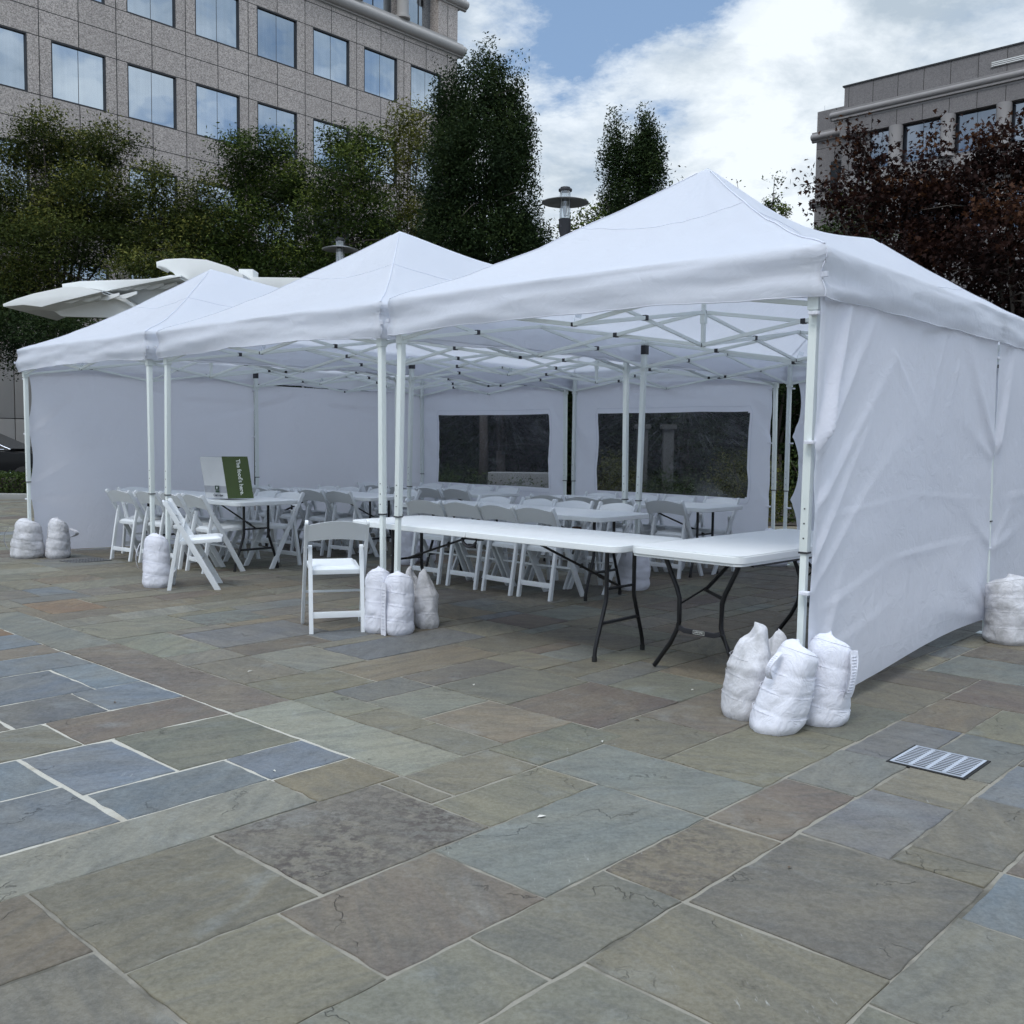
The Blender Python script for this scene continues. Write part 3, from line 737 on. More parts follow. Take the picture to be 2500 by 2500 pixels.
# catering bag
tb = thing('catering_bag', 'tall white and green paper catering bag leaning on a table', 'paper bag', (-2.90, 10.03, gz(0, 10.06) + .7365), R(-8))
W1, W2, HB = .30, .26, .42
LE = -.075
def bagpt(a, b, z):   # a along the white face, b along the green face
    return Vector((0, 0, 0))
dW = Vector((-math.cos(R(8)), math.sin(R(20)), 0)).normalized(); dG = Vector((math.cos(R(12)), math.sin(R(40)), 0)).normalized()
lean = Vector((LE, .02, 0))
def face(name, org, d, w, z0, z1, mat, off=0.0, par=None):
    b = MB(); nrm = Vector((d.y, -d.x, 0)); nrm = nrm if nrm.y < 0 else -nrm
    def f(a, c):
        z = z0 + (z1 - z0) * c
        p = org + d * (w * a) + lean * (z / HB) + Vector((0, 0, z))
        bul = .008 * math.sin(PI * a) * math.sin(PI * min(1, z / HB)) + .004 * fbm(a * 3 + w, z * 9)
        return p + nrm * (bul + off)
    b.grid(f, 10, 12); return b.build(name, mat, par or tb, smooth=True, fixn=False)
O0 = Vector((0, 0, 0))
wf = face('white_side', O0, dW, W1, 0, HB, M['whitebag'])
gf = face('green_side', O0, dG, W2, 0, HB * 1.02, M['greenbag'])
face('back_side', dG * W2, dW, W1 * .98, 0, HB, M['whitebag'])
face('left_side', dW * W1, dG, W2, 0, HB, M['greypaper'])
bb = MB(); bb.add([O0 + Vector((0, 0, .002)), dW * W1 + Vector((0, 0, .002)), dW * W1 + dG * W2 + Vector((0, 0, .002)), dG * W2 + Vector((0, 0, .002))], [(0, 1, 2, 3)]); bb.build('bag_base', M['whitebag'], tb)
face('grey_print_band', O0, dW, W1, .055, .125, M['greypaper'], .0015, wf)
def face_mtx(org, d, a, z, off, rotz=0.0):
    nrm = Vector((d.y, -d.x, 0)); nrm = nrm if nrm.y < 0 else -nrm; nrm.normalize()
    up = (lean / HB + Vector((0, 0, 1))).normalized(); xax = Vector((-d.x, -d.y, 0)).normalized() if d.x < 0 else d.copy()
    up = (up - xax * up.dot(xax)).normalized(); zax = xax.cross(up).normalized()
    p = org + d * a + lean * (z / HB) + Vector((0, 0, z)) + zax * off
    m = Matrix((xax, up, zax)).transposed().to_4x4(); m.translation = p
    return m @ Matrix.Rotation(rotz, 4, 'Z')
text_obj('catering_lettering', 'Catering', .036, M['inkdark'], wf, face_mtx(O0, dW, .115, .030, .013), off=.0012)
lg = MB(); lg.box((0, 0, 0), (.052, .042, .001)); lo = lg.build('logo_square', M['inkgreen'], wf); lo.matrix_local = face_mtx(O0, dW, .115, .108, .0145)
lg = MB(); lg.box((0, 0, 0), (.052, .020, .001)); lo2 = lg.build('logo_bar', M['inkgreen'], wf); lo2.matrix_local = face_mtx(O0, dW, .115, .070, .0145)
lg = MB(); lg.prism([(0, .015), (.009, .002), (.008, -.008), (0, -.013), (-.008, -.008), (-.009, .002)], 'z', .0006, .0012); lg.build('logo_drop', M['whitebag'], lo)
text_obj('food_lettering', "The food's here.", .056, M['inkwhite'], gf, face_mtx(O0, dG, .15, .215, .015, R(-84)), off=.0012)

# ------------------------------------------------------------------ TENTS
W = 3.0; Z_T, Z_S, Z_VB, Z_VT, Z_P, Z_J = 2.276, 2.03, 2.055, 2.322, 3.235, 0.814
TENTS = [(-.8015, 6.7663, .715), (-3.171, 8.9791, .7297), (-5.553, 11.1888, .7559)]
def ring_pt(frac_side, side, ins):
    x0, x1, y0, y1 = ins, W - ins, ins, 2 * W - ins
    f = frac_side
    if side == 0: return (x0 + (x1 - x0) * f, y0)
    if side == 1: return (x1, y0 + (y1 - y0) * f)
    if side == 2: return (x1 - (x1 - x0) * f, y1)
    return (x0, y1 - (y1 - y0) * f)
def make_tent(idx, label):
    x, y, a = TENTS[idx]
    t = thing('canopy_tent', label, 'canopy tent', (x, y, 0), -a, 'white pop-up canopy tents')
    g0 = idx * 13.7
    NS = [42, 84, 42, 84]; pts = []
    for s in range(4):
        for k in range(NS[s]): pts.append((s, k / NS[s]))
    NP = len(pts)
    rows = []
    for i in range(31): rows.append(('r', 1 - i / 30))
    for i in range(1, 13): rows.append(('s', i / 12))
    vs = []
    OV = .035
    for kind, q in rows:
        for (s, f) in pts:
            if kind == 'r':
                ins = q * (W / 2) - OV * (1 - q)
                px, py = ring_pt(f, s, ins)
                z = Z_VT + (Z_P - Z_VT) * (q ** 1.28)
                if W / 2 < py < 1.5 * W: z -= .13 * q * math.sin(PI * (py - W / 2) / W) ** 1.2
                # saggy panels between the hips
                sag = math.sin(PI * f) if s in (0, 2) else abs(math.sin(2 * PI * f)) ** .7
                z -= .085 * sag * math.sin(PI * min(1, q * 1.0)) ** 1.0 * (1 - q * .5)
                if q < .07:
                    z -= .022 * (1 - q / .07) ** 2
                z += .016 * fbm(px * 1.3 + g0, py * 1.3, q * 2) * math.sin(PI * min(1, q + .1))
                # radial tension wrinkles from peak
                z += .005 * math.sin(f * 46 + 3 * fbm(f * 5, q * 2 + g0)) * q * (1 - q) * 3 * (.5 + fbm(f * 4 + g0, 1.0))
                vs.append((px, py, z))
            else:
                px, py = ring_pt(f, s, -OV)
                nx, ny = [(0, -1), (1, 0), (0, 1), (-1, 0)][s]
                L = [W, 2 * W][s % 2]; dl = f * L; dc = min(dl, L - dl)
                dm = abs(dl - W) if L > W else 9
                bul = .010 * math.sin(PI * q) * min(1, dc / .3) + .017 * fbm(dl * 1.1 + g0 + s * 5, q * 1.3) * min(1, dc / .2)
                bul += .008 * math.sin(q * 34 + 2 * fbm(dl * 6, q * 2)) * math.exp(-dc / .18) * min(1, dc / .05)
                bul += .008 * math.sin(q * 30 + 5) * math.exp(-dm / .08)
                # diagonal drag folds from corners
                bul += .014 * math.sin((q * 5 + dl * 1.4) * 1.7 + g0) * math.exp(-dc / .9)
                zb = Z_VB + .030 * math.sin(PI * f) - .012 * fbm(dl * 2.2, g0)
                zt = Z_VT - .022
                z = zt + (zb - zt) * q
                vs.append((px + nx * bul, py + ny * bul, z))
    fs = []
    for r in range(len(rows) - 1):
        for k in range(NP):
            a_, b_ = r * NP + k, r * NP + (k + 1) % NP; fs.append((a_, b_, b_ + NP, a_ + NP))
    b = MB(); b.add(vs, fs)
    me = b.mesh('canopy', M['canopy'], smooth=True, fixn=False)
    can = link('canopy', me, t)
    # sewn seams: a ring low on the peaks and cords down the hips
    b = MB()
    for rr in (12,):
        pr = [vs[rr * NP + k] for k in range(NP)] + [vs[rr * NP]]
        b.tube([(p[0], p[1], p[2] + .001) for p in pr], .0035, 5, False)
    cs = [0, NS[0], NS[0] + NS[1], NS[0] + NS[1] + NS[2]]
    for c in cs:
        b.tube([(vs[r * NP + c][0], vs[r * NP + c][1], vs[r * NP + c][2] + .002) for r in range(1, 31)], .004, 5, False)
        b.tube([vs[r * NP + c] for r in range(31, len(rows))], .003, 5, False)
    b.build('seam', M['seam'], can, smooth=True)
    # hem at the bottom of the valance
    b = MB(); lr = len(rows) - 1
    b.tube([vs[lr * NP + k] for k in range(NP)] + [vs[lr * NP]], .004, 5, False); b.build('hem', M['canopy'], can, smooth=True)
    # tie loops near corners
    b = MB()
    for c, (nx, ny) in zip(cs, ((-1, 0), (1, 0), (1, 0), (-1, 0))):
        p = vs[37 * NP + c]; b.box((p[0] + nx * .022, p[1] + ny * .02, p[2]), (.03, .02, .024))
    b.build('tie_loop', M['canopy'], can)
    # legs
    lean = {(0, 0): (-.050, 0), (0, 1): (.0, 0), (1, 0): (.0, 0), (1, 1): (0, 0)}
    for i in (0, 1):
        for j in (0, 1, 2):
            fx, fy = (i * W, j * W)
            k = .028 if i == 0 else -.028
            gx0 = fx + k; gy0 = fy + (.028 if j == 0 else (-.028 if j == 2 else 0))
            lx = -.05 if i == 0 else .03
            if i == 0 and j == 2: lx = 0
            if idx == 2 and i == 0: lx = .03
            if idx == 0 and i == 1: lx = -.02 if j == 0 else .04
            wx = t.matrix_world
            bx, by = gx0 + lx, gy0
            ca, sa = math.cos(-a), math.sin(-a); X = x + ca * bx - sa * by; Y = y + sa * bx + ca * by
            g = gz(X, Y)
            top = Vector((gx0, gy0, Z_T)); bot = Vector((bx, by, g)); J = top + (bot - top) * ((Z_T - Z_J) / (Z_T - g))
            b = MB(); b.bar(top, J, .042, .042, (0, 1, 0)); lg = b.build('leg', M['frame'], t, bevel=.004)
            b = MB(); b.bar(J, bot + Vector((0, 0, .004)), .033, .033, (0, 1, 0)); lo = b.build('lower_leg', M['frame'], lg, bevel=.003)
            b = MB(); b.bar(J + Vector((0, 0, .006)), J - Vector((0, 0, .003)), .047, .047, (0, 1, 0)); b.build('collar', M['black'], lg)
            b = MB(); b.box((bx, by, g + .003), (.10, .10, .006)); b.build('foot_plate', M['frame'], lg)
            for kz in range(3):
                p = J + (top - J) * (.05 + .05 * kz); b = MB(); b.box((p.x, p.y - .0215, p.z), (.007, .003, .007)); b.build('pin_hole', M['black'], lg)
            b = MB(); zsl = Z_S; p = top + (bot - top) * ((Z_T - zsl) / Z_T); b.bar(p + Vector((0, 0, .035)), p - Vector((0, 0, .03)), .056, .056, (0, 1, 0))
            b.build('slider_bracket', M['frame'], lg, bevel=.004)
            b = MB(); b.bar(top + Vector((0, 0, -.005)), top - Vector((0, 0, .045)), .054, .054, (0, 1, 0)); b.build('top_bracket', M['frame'], lg, bevel=.004)
            if (i, j) in ((0, 1), (1, 2), (1, 1)):
                b = MB(); b.bar(top - Vector((0, 0, .05)), top - Vector((0, 0, .13)), .052, .052, (0, 1, 0)); b.build('black_tape', M['black'], lg)
    # scissor trusses
    def xpair(p, q, flip=False):
        P, Q = Vector(p), Vector(q); d = (Q - P); d.z = 0; d.normalize(); n = Vector((-d.y, d.x, 0)) * .011
        for k, (z0, z1) in enumerate(((Z_T - .02, Z_S), (Z_S, Z_T - .02))):
            s = n if k == 0 else -n
            b = MB(); b.bar((P.x + s.x, P.y + s.y, z0), (Q.x + s.x, Q.y + s.y, z1), .013, .026); br = b.build('truss_bar', M['frame'], t, bevel=.003, seg=1)
            if k == 0:
                m = (P + Q) / 2; b = MB(); ang = math.atan2(d.y, d.x)
                b.box((m.x, m.y, (Z_T + Z_S - .02) / 2), (.034, .040, .034), Matrix.Rotation(ang, 3, 'Z')); b.build('joint_clip', M['black'], br, bevel=.004)
            else:
                b = MB(); ang = math.atan2(d.y, d.x)
                for pz in (Z_T - .02, Z_S): b = MB(); b.box((Q.x, Q.y, pz), (.032, .030, .024), Matrix.Rotation(ang, 3, 'Z')); b.build('joint_clip', M['black'], br, bevel=.004)
    e = .028
    def side(p, q):
        m = ((p[0] + q[0]) / 2, (p[1] + q[1]) / 2, 0); xpair((*p, 0), m); xpair((*q, 0), m)
    cl = lambda i, j: (e if i == 0 else W - e, {0: e, 1: W, 2: 2 * W - e}[j])
    side(cl(0, 0), cl(1, 0)); side(cl(0, 2), cl(1, 2)); side(cl(0, 1), cl(1, 1))
    for i in (0, 1):
        side(cl(i, 0), cl(i, 1)); side(cl(i, 1), cl(i, 2))
    for jb in (0, 1):
        c = (W / 2, W * (jb + .5), 0)
        xpair((W / 2, W * jb + e * (1 - jb), 0), c); xpair((W / 2, W * (jb + 1) - e * jb, 0), c); xpair((e, c[1], 0), c); xpair((W - e, c[1], 0), c)
        b = MB(); b.bar((c[0], c[1], Z_S - .02), (c[0], c[1], Z_P - .03), .026, .026, (0, 1, 0)); b.bar((c[0], c[1], Z_T - .03), (c[0], c[1], Z_T - .10), .038, .038, (0, 1, 0))
        b.build('peak_pole', M['frame'], t, bevel=.003)
    # clear hang tags under the roof
    b = MB()
    for (px, py) in ((W / 2, e), (W / 2, W)): b.box((px + .03, py, Z_S + .05), (.045, .002, .03), Matrix.Rotation(.3, 3, 'Y')); b.box((px, py, Z_S + .02), (.006, .002, .04))
    b.build('hang_tag', M['lampglass'], t)
    return t
make_tent(0, 'nearest white canopy tent on the right, its right side closed by sidewalls')
make_tent(1, 'middle white canopy tent of the three, open at the front')
make_tent(2, 'farthest white canopy tent on the left, its left side closed by sidewalls')

def wpt(idx, i, j, off=(0, 0)):
    x, y, a = TENTS[idx]; ex = Vector((math.cos(a), -math.sin(a), 0)); ey = Vector((math.sin(a), math.cos(a), 0))
    return Vector((x, y, 0)) + ex * (W * i + off[0]) + ey * (W * j + off[1])

def seg_d(px, pz, a):
    x0, z0, x1, z1 = a; dx, dz = x1 - x0, z1 - z0; L = math.hypot(dx, dz)
    t = ((px - x0) * dx + (pz - z0) * dz) / (L * L)
    d = ((px - x0) * dz - (pz - z0) * dx) / L
    fade = 1.0 if 0 <= t <= 1 else math.exp(-(min(abs(t), abs(t - 1)) * L / .12) ** 2)
    return d, max(0, min(1, t)), fade
def sidewall(name, label, p, q, outward, creases, zb=(.03, .03), zt=(2.16, 2.16), bow=.05, seed=0, win=None, edge=(.0, .0), nu=110, nv=80, botarch=0.0, ties=(1.0, 1.0), lowbow=0.0):
    p, q = Vector(p), Vector(q); d = (q - p); L = d.length; d.normalize(); n = Vector(outward).normalized()
    o = thing(name, label, 'tent sidewall', (p.x, p.y, 0), math.atan2(d.y, d.x), 'white fabric sidewalls')
    nl = Vector((-d.y, d.x, 0)); sgn = 1 if nl.dot(n) > 0 else -1
    def P(a, c):
        zlo = zb[0] + (zb[1] - zb[0]) * a + botarch * math.sin(PI * a); zhi = zt[0] + (zt[1] - zt[0]) * a
        z = zlo + (zhi - zlo) * c
        xl = edge[0] * abs(math.sin(PI * z / .72)) ** .7; xr = L - edge[1] * abs(math.sin(PI * z / .72)) ** .7
        x = xl + (xr - xl) * a
        y = bow * math.sin(PI * a) * (1 - .5 * c) + .045 * fbm(a * 1.6 + seed, z * .8, 0, 1) * math.sin(PI * a) ** .5
        y += .0035 * fbm(a * 6 + seed, z * 2.6, 2.0, 2)
        y += lowbow * math.exp(-((z - .2) / .35) ** 2) * math.sin(PI * a) ** .7
        for cr in creases:
            (x0, z0, x1, z1, amp, w) = cr
            dd, t, fade = seg_d(x, z, (x0, z0, x1, z1))
            ww = w * (.45 + .9 * t)
            y += amp * .72 * fade * min(1, t * 7 + .05) * (1 - .75 * t) * (1 / (1 + (dd / ww) ** 2) + .5 * math.tanh(dd / ww * 1.2) * math.exp(-(dd / (3 * ww)) ** 2))
        if win:
            y += .016 * fbm(a * 5 + seed, z * 2.4, 5.0, 3); x += .018 * fbm(a * 1.5 + seed, z * 1.9, 9.0, 2) * min(1, 8 * a, 8 * (1 - a)); z += .010 * fbm(a * 3.2 + seed, z, 3.0, 2)
        return (x, sgn * y, z)
    if not win:
        b = MB(); b.grid(P, nu, nv); b.build('wall_cloth', M['wall'], o, smooth=True, fixn=False)
    else:
        wa0, wa1, wz0, wz1 = win
        b = MB(); us = sorted(set([i / nu for i in range(nu + 1)])); 
        def snap(ls, v): 
            i = min(range(len(ls)), key=lambda k: abs(ls[k] - v)); ls[i] = v
        cs = [j / nv for j in range(nv + 1)]; c0 = (wz0 - zb[0]) / (zt[0] - zb[0]); c1 = (wz1 - zb[0]) / (zt[0] - zb[0])
        snap(us, wa0); snap(us, wa1); snap(cs, c0); snap(cs, c1)
        vs = [P(u, c) for c in cs for u in us]; fo, fi = [], []; n1 = nu + 1
        for j in range(nv):
            for i in range(nu):
                f = (j * n1 + i, j * n1 + i + 1, (j + 1) * n1 + i + 1, (j + 1) * n1 + i)
                um, cm = (us[i] + us[i + 1]) / 2, (cs[j] + cs[j + 1]) / 2
                cornr = math.hypot(max(abs(um - (wa0 + wa1) / 2) - (wa1 - wa0) / 2 + .03, 0), max(abs(cm - (c0 + c1) / 2) - (c1 - c0) / 2 + .035, 0)) > .04
                (fi if (wa0 < um < wa1 and c0 < cm < c1 and not cornr) else fo).append(f)
        b.add(vs, fo); w = b.build('wall_cloth', M['wall'], o, smooth=True, fixn=False)
        b = MB(); b.add([(v[0], v[1], v[2]) for v in vs], fi); me = b.mesh('vinyl_window', M['vinyl'], smooth=True, fixn=False)
        uvl = me.uv_layers.new(name='UVMap')
        for lp in me.loops:
            co = me.vertices[lp.vertex_index].co
            uvl.data[lp.index].uv = ((co.x / L - wa0) / (wa1 - wa0), (co.z - wz0) / (wz1 - wz0))
        link('vinyl_window', me, o)
        # sewn border round the window
        b = MB(); pad = .03
        loop = [P(wa0 - pad * .4, c0 + (c1 - c0) * k / 12) for k in range(13)] + [P(wa0 + (wa1 - wa0) * k / 20, c1 + pad) for k in range(21)] + [P(wa1 + pad * .4, c1 - (c1 - c0) * k / 12) for k in range(13)] + [P(wa1 - (wa1 - wa0) * k / 20, c0 - pad) for k in range(21)]
        b.tube(loop + [loop[0]], .003, 5, False); b.build('window_stitching', M['seam'], o, smooth=True)
    # ties to the posts
    b = MB()
    for e_, xx in ((0, 0.0), (1, L)):
        for z in (.62, 1.36, 1.98):
            b.box((xx, -sgn * .018, z), (.046, .050, .018))
    b.build('post_tie', M['bagwhite'], o, bevel=.005)
    return o
exr = lambda idx: Vector((math.cos(TENTS[idx][2]), -math.sin(TENTS[idx][2]), 0))
eyr = lambda idx: Vector((math.sin(TENTS[idx][2]), math.cos(TENTS[idx][2]), 0))
# right sidewall, first bay (outside seen)
sidewall('sidewall', 'creased white sidewall hanging beside the right front post, its hem lifted off the paving', wpt(0, 1, 0, (.006, -.014)), wpt(0, 1, 1, (.015, -.01)), exr(0),
    [(.0, 1.30, .40, 2.15, .11, .030), (.0, 1.26, .80, 2.12, .050, .035), (.0, 1.0, 1.0, 1.80, .035, .04), (.0, .75, .65, 1.40, .035, .03), (.0, .62, 1.1, 1.35, .022, .035), (.0, .10, .35, .60, .04, .03), (0, 1.2, .10, .1, .022, .05), (.05, 2.1, .10, 1.3, .03, .05),
     (3.0, 1.28, 2.35, 2.0, .045, .05), (3.0, 1.25, 2.2, 1.55, .020, .06), (3.0, .62, 2.4, .95, .022, .05), (3.0, .12, 2.2, .52, .05, .08), (3.0, .12, 1.9, .30, .05, .07),
     (.1, .98, 1.5, 1.06, .007, .012), (1.5, 1.06, 2.95, .98, .007, .012), (.1, .52, 1.2, .70, .012, .022), (1.2, .70, 2.9, .72, .012, .022), (.1, .30, 1.6, .55, .008, .03), (1.0, 1.9, 1.5, 1.55, .014, .03), (1.9, 2.05, 1.7, 1.6, .012, .03), (2.2, 1.9, 2.0, 1.5, .012, .03)],
    zb=(.03, .12), bow=-.03, seed=3.1, botarch=.05, lowbow=.07, edge=(0, .03), nu=170, nv=130)
sidewall('sidewall', 'white sidewall at the right edge of the photo, past the second right post', wpt(0, 1, 1, (.015, .01)), wpt(0, 1, 2, (.015, 0)), exr(0),
    [(.0, 1.28, .35, 2.1, .05, .05), (0, .62, .5, .9, .02, .05), (.1, .98, 2.9, 1.02, .010, .02), (0, .62, .8, .75, .02, .04)], zb=(.08, .05), bow=.02, seed=8.7)
# left sidewalls (inside seen)
sidewall('sidewall', 'smooth grey-white sidewall at the far left, front half', wpt(2, 0, 0, (-.01, .03)), wpt(2, 0, 1, (-.01, -.01)), -exr(2),
    [(.0, 1.32, .75, 1.95, -.035, .06), (.0, .75, 1.0, 1.35, -.022, .06), (0, 1.32, .5, 1.40, -.018, .04), (.0, .62, .5, .50, -.014, .04), (.1, .64, 1.4, .70, .010, .02), (1.4, .70, 2.9, .66, .010, .02), (1.4, 1.95, 1.9, 1.82, -.03, .05), (1.9, 1.82, 2.9, 1.80, -.028, .04), (3.0, 1.75, 2.0, 1.55, -.02, .06)],
    zb=(.02, -.05), zt=(2.12, 2.12), bow=.03, seed=5.5, edge=(.075, .0))
sidewall('sidewall', 'smooth grey-white sidewall behind the catering bag, rear half of the left side', wpt(2, 0, 1, (-.01, .01)), wpt(2, 0, 2, (-.01, 0)), -exr(2),
    [(.0, 1.75, 1.0, 2.0, -.03, .06), (1.2, 1.82, 2.3, 1.74, -.03, .04), (1.7, 1.8, 1.75, 1.45, -.015, .03)], zb=(-.06, -.08), zt=(2.06, 2.06), bow=.05, seed=9.4)
sidewall('window_sidewall', 'white back sidewall with the left dark vinyl window', wpt(2, 0, 2, (.02, .0)), wpt(2, 1, 2, (-.06, 0)), eyr(2),
    [(.0, 1.6, .3, .9, -.03, .05), (.9, 2.0, 1.6, 1.85, -.03, .04), (2.9, .7, 2.6, 1.1, -.03, .05), (2.94, 1.4, 2.6, 2.0, -.03, .05), (0, .7, .3, 1.2, -.02, .04)], zb=(-.05, -.05), zt=(2.12, 2.12), bow=.03, seed=2.2, win=(.125, .905, .70, 1.73))
sidewall('window_sidewall', 'white back sidewall with the right dark vinyl window', wpt(1, 0, 2, (.02, .0)), wpt(1, 1, 2, (-.08, 0)), eyr(1),
    [(.0, 1.6, .3, .9, -.03, .05), (.9, 2.0, 1.9, 1.9, -.035, .04), (2.9, .7, 2.6, 1.1, -.03, .05), (2.94, 1.4, 2.5, 2.0, -.04, .05), (0, .7, .3, 1.2, -.02, .04)], zb=(-.04, -.04), zt=(2.12, 2.12), bow=.03, seed=6.6, win=(.132, .90, .70, 1.73))
sidewall('sidewall', 'plain white back sidewall glimpsed left of the right front post', wpt(0, 0, 2, (.06, 0)), wpt(0, 1, 2, (-.02, 0)), eyr(0),
    [(.0, 1.5, .5, 1.9, -.04, .05), (.0, 1.2, .6, .9, -.03, .05), (0, .62, .6, .9, -.03, .05), (.2, 1.1, 2.8, 1.05, -.01, .02)], zb=(.0, .0), zt=(2.12, 2.12), bow=.04, seed=4.3, edge=(.10, 0))

# ------------------------------------------------------------------ SANDBAGS
def make_bag(label, x, y, h, r, tilt, az, mat, rz=0, strap=None, seed=0, top='flat', group='sandbags weighing down the tent posts'):
    t = thing('sandbag', label, 'sandbag', (x, y, gz(x, y)), rz, group)
    h *= .93
    if strap: strap = (strap[0], strap[1] * .93, strap[2] * .93, strap[3], strap[4])
    rr = random.Random(seed); n = 30; m = 34; vs = []
    tx, ty = math.sin(R(tilt)) * math.cos(R(az)), math.sin(R(tilt)) * math.sin(R(az))
    seams = [.26 * h, .52 * h, .76 * h]
    for j in range(m + 1):
        z = h * j / m
        for k in range(n):
            a = 2 * PI * k / n
            rad = r * (1.0 + .05 * math.sin(2 * a + seed))
            rad *= 1 - .16 * max(0, (.12 - j / m) / .12) ** 2
            zz_ = z + .022 * math.cos(a - R(az) + .8)
            for s in seams: rad *= 1 - .040 * math.exp(-((zz_ - s) / .010) ** 2)
            rad *= 1 + .09 * fbm(math.cos(a) * 1.3 + seed, math.sin(a) * 1.3, z * 5, 2) + .030 * fbm(math.cos(a) * 1.8, math.sin(a) * 1.8 + seed, z * 13, 3)
            q = j / m
            if top == 'flat':
                ell = max(0, (q - .45) / .55); rad *= (1 - .11 * max(0, (q - .90) / .10) ** 2) * (1 + .10 * (1 - q)) * (1 + ell * (.10 * math.cos(2 * (a - R(az) - 1.2)) - .10))
                zz = z + (.03 * math.cos(a - R(az) - PI) * max(0, (q - .75) / .25))
            else:
                pin = max(0, (q - .62) / .38); rad *= (1 - .66 * pin ** 1.15 * (.80 + .20 * math.cos(2 * a + seed))) * (1 + .10 * pin * math.sin(5 * a + 7 * q)); zz = z + .04 * pin * math.cos(a + seed * 2) - .02 * pin
            vs.append((rad * math.cos(a) + tx * z, rad * math.sin(a) + ty * z, zz))
    # top cap rings, slightly sunken with folds
    for ring, (sc, dz) in enumerate(((.90, .012), (.70, .022), (.40, .026), (.12, .027))):
        for k in range(n):
            v = vs[m * n + k]; cx, cy = tx * h, ty * h
            a = 2 * PI * k / n
            vs.append((cx + (v[0] - cx) * sc, cy + (v[1] - cy) * sc, v[2] * 1.0 + dz + .008 * math.sin(4 * a + seed + ring) * (1 - sc)))
    fs = []
    for j in range(m + 4):
        for k in range(n): a_, b_ = j * n + k, j * n + (k + 1) % n; fs.append((a_, b_, b_ + n, a_ + n))
    fs.append(tuple((m + 4) * n + k for k in range(n)))
    b = MB(); b.add(vs, fs); b.build('bag_body', mat, t, smooth=True)
    # piping seams
    for q in ([m] if top == 'flat' else []) + [int(m * .26), int(m * .52), int(m * .76)]:
        b = MB()
        ring = [(vs[q * n + k][0] * 1.004, vs[q * n + k][1] * 1.004, vs[q * n + k][2] - (0 if q == m else .022 * math.cos(2 * PI * k / n - R(az) + .8))) for k in range(n)]
        b.tube(ring + [ring[0]], .0020 if q == m else .0012, 5, False); b.build('piping', mat, t, smooth=True)
    if strap:
        sa, sz0, sz1, w, curl = strap
        b = MB(); N = 16; L = []
        for i in range(N + 1):
            q = i / N; z = sz0 + (sz1 - sz0) * q; out = r * 1.03 + .018 + curl * math.sin(PI * q * .9)
            c = Vector((math.cos(R(sa)) * out + tx * z, math.sin(R(sa)) * out + ty * z, z)); sd = Vector((-math.sin(R(sa)), math.cos(R(sa)), 0))
            w2 = w * (1 + .12 * math.sin(q * 9)); L.append((c - sd * w2 / 2, c + sd * w2 / 2))
        for off in (0, .005):
            o_ = len(b.v); nn = Vector((math.cos(R(sa)), math.sin(R(sa)), 0)) * off
            for l, r_ in L: b.v += [tuple(l + nn), tuple(r_ + nn)]
            b.f += [(o_ + 2 * i, o_ + 2 * i + 1, o_ + 2 * i + 3, o_ + 2 * i + 2) for i in range(N)]
        st = b.build('strap', mat, t, smooth=True)
        b = MB()
        for i in range(2, N - 1, 1):
            l, r_ = L[i]; nn = Vector((math.cos(R(sa)), math.sin(R(sa)), 0)) * .007; b.bar(l * .8 + r_ * .2 + nn, l * .25 + r_ * .75 + nn, .003, .003)
        b.build('strap_stitching', mat, st)
    return t
wB, dB = M['bagwhite'], M['bagdirty']
make_bag('clean upright white sandbag in front at the right post, leaning right', 1.255, 4.58, .40, .116, 19, 15, wB, 0, (215, .41, .28, .03, .05), 1)
make_bag('clean white sandbag with a hanging strap against the right sidewall hem', 1.515, 4.72, .41, .110, 10, 30, wB, 0, (300, .40, .16, .05, .02), 2)
make_bag('stained white sandbag with a twisted top, left of the right front post', 1.16, 4.80, .45, .110, 6, 20, dB, 0, None, 3, 'twist')
make_bag('half hidden grey-stained sandbag directly behind the right front post', 1.39, 4.99, .38, .09, 4, 120, dB, 0, None, 4, 'twist')
make_bag('left half of the pair of sandbags strapped round the middle front posts', -.93, 6.86, .43, .098, 3, 100, wB, 0, None, 5)
make_bag('front sandbag of the middle pair, with a vertical strap up its front', -.785, 6.80, .41, .105, 2, 90, wB, 0, (225, .39, .0, .05, .0), 6)
make_bag('stained sandbag with a twisted top, right of the middle front posts', -.60, 7.02, .41, .085, 4, 160, dB, 0, None, 7, 'twist')
make_bag('crumpled stained sandbag behind the middle front posts', -.72, 7.10, .41, .08, 3, 100, dB, 0, None, 8, 'twist')
make_bag('single white sandbag with loose strap at the second front post from the left', -3.20, 8.80, .46, .115, 2, 80, wB, 0, (205, .42, .18, .05, .03), 9)
make_bag('grimy sandbag pair half at the far left front post, with a loop handle', -5.45, 11.02, .42, .165, 2, 60, dB, 0, (200, .38, .12, .03, .05), 10)
make_bag('white sandbag right of the far left front post, its strap flung sideways', -5.12, 11.05, .43, .125, 2, 60, dB, 0, (345, .36, .26, .06, .10), 11)
make_bag('dirt-streaked sandbag at the right edge, by the second right post', 3.45, 6.76, .45, .15, 3, 120, dB, 0, (320, .35, .05, .05, .02), 12)
make_bag('white sandbag between the middle inner posts, under the long tables', 1.13, 9.02, .46, .14, 0, 0, wB, 0, (250, .42, .22, .05, .03), 13)
make_bag('white sandbag at the inner posts behind the lone chair', -1.16, 10.85, .46, .105, 2, 0, wB, 0, None, 14)
make_bag('small white sandbag at the foot of the back right posts', 2.98, 11.15, .40, .14, 0, 0, wB, 0, None, 15)
make_bag('white sandbag partly hidden behind the inner left posts', -.98, 11.1, .34, .12, 6, 0, wB, 0, None, 16, 'twist')

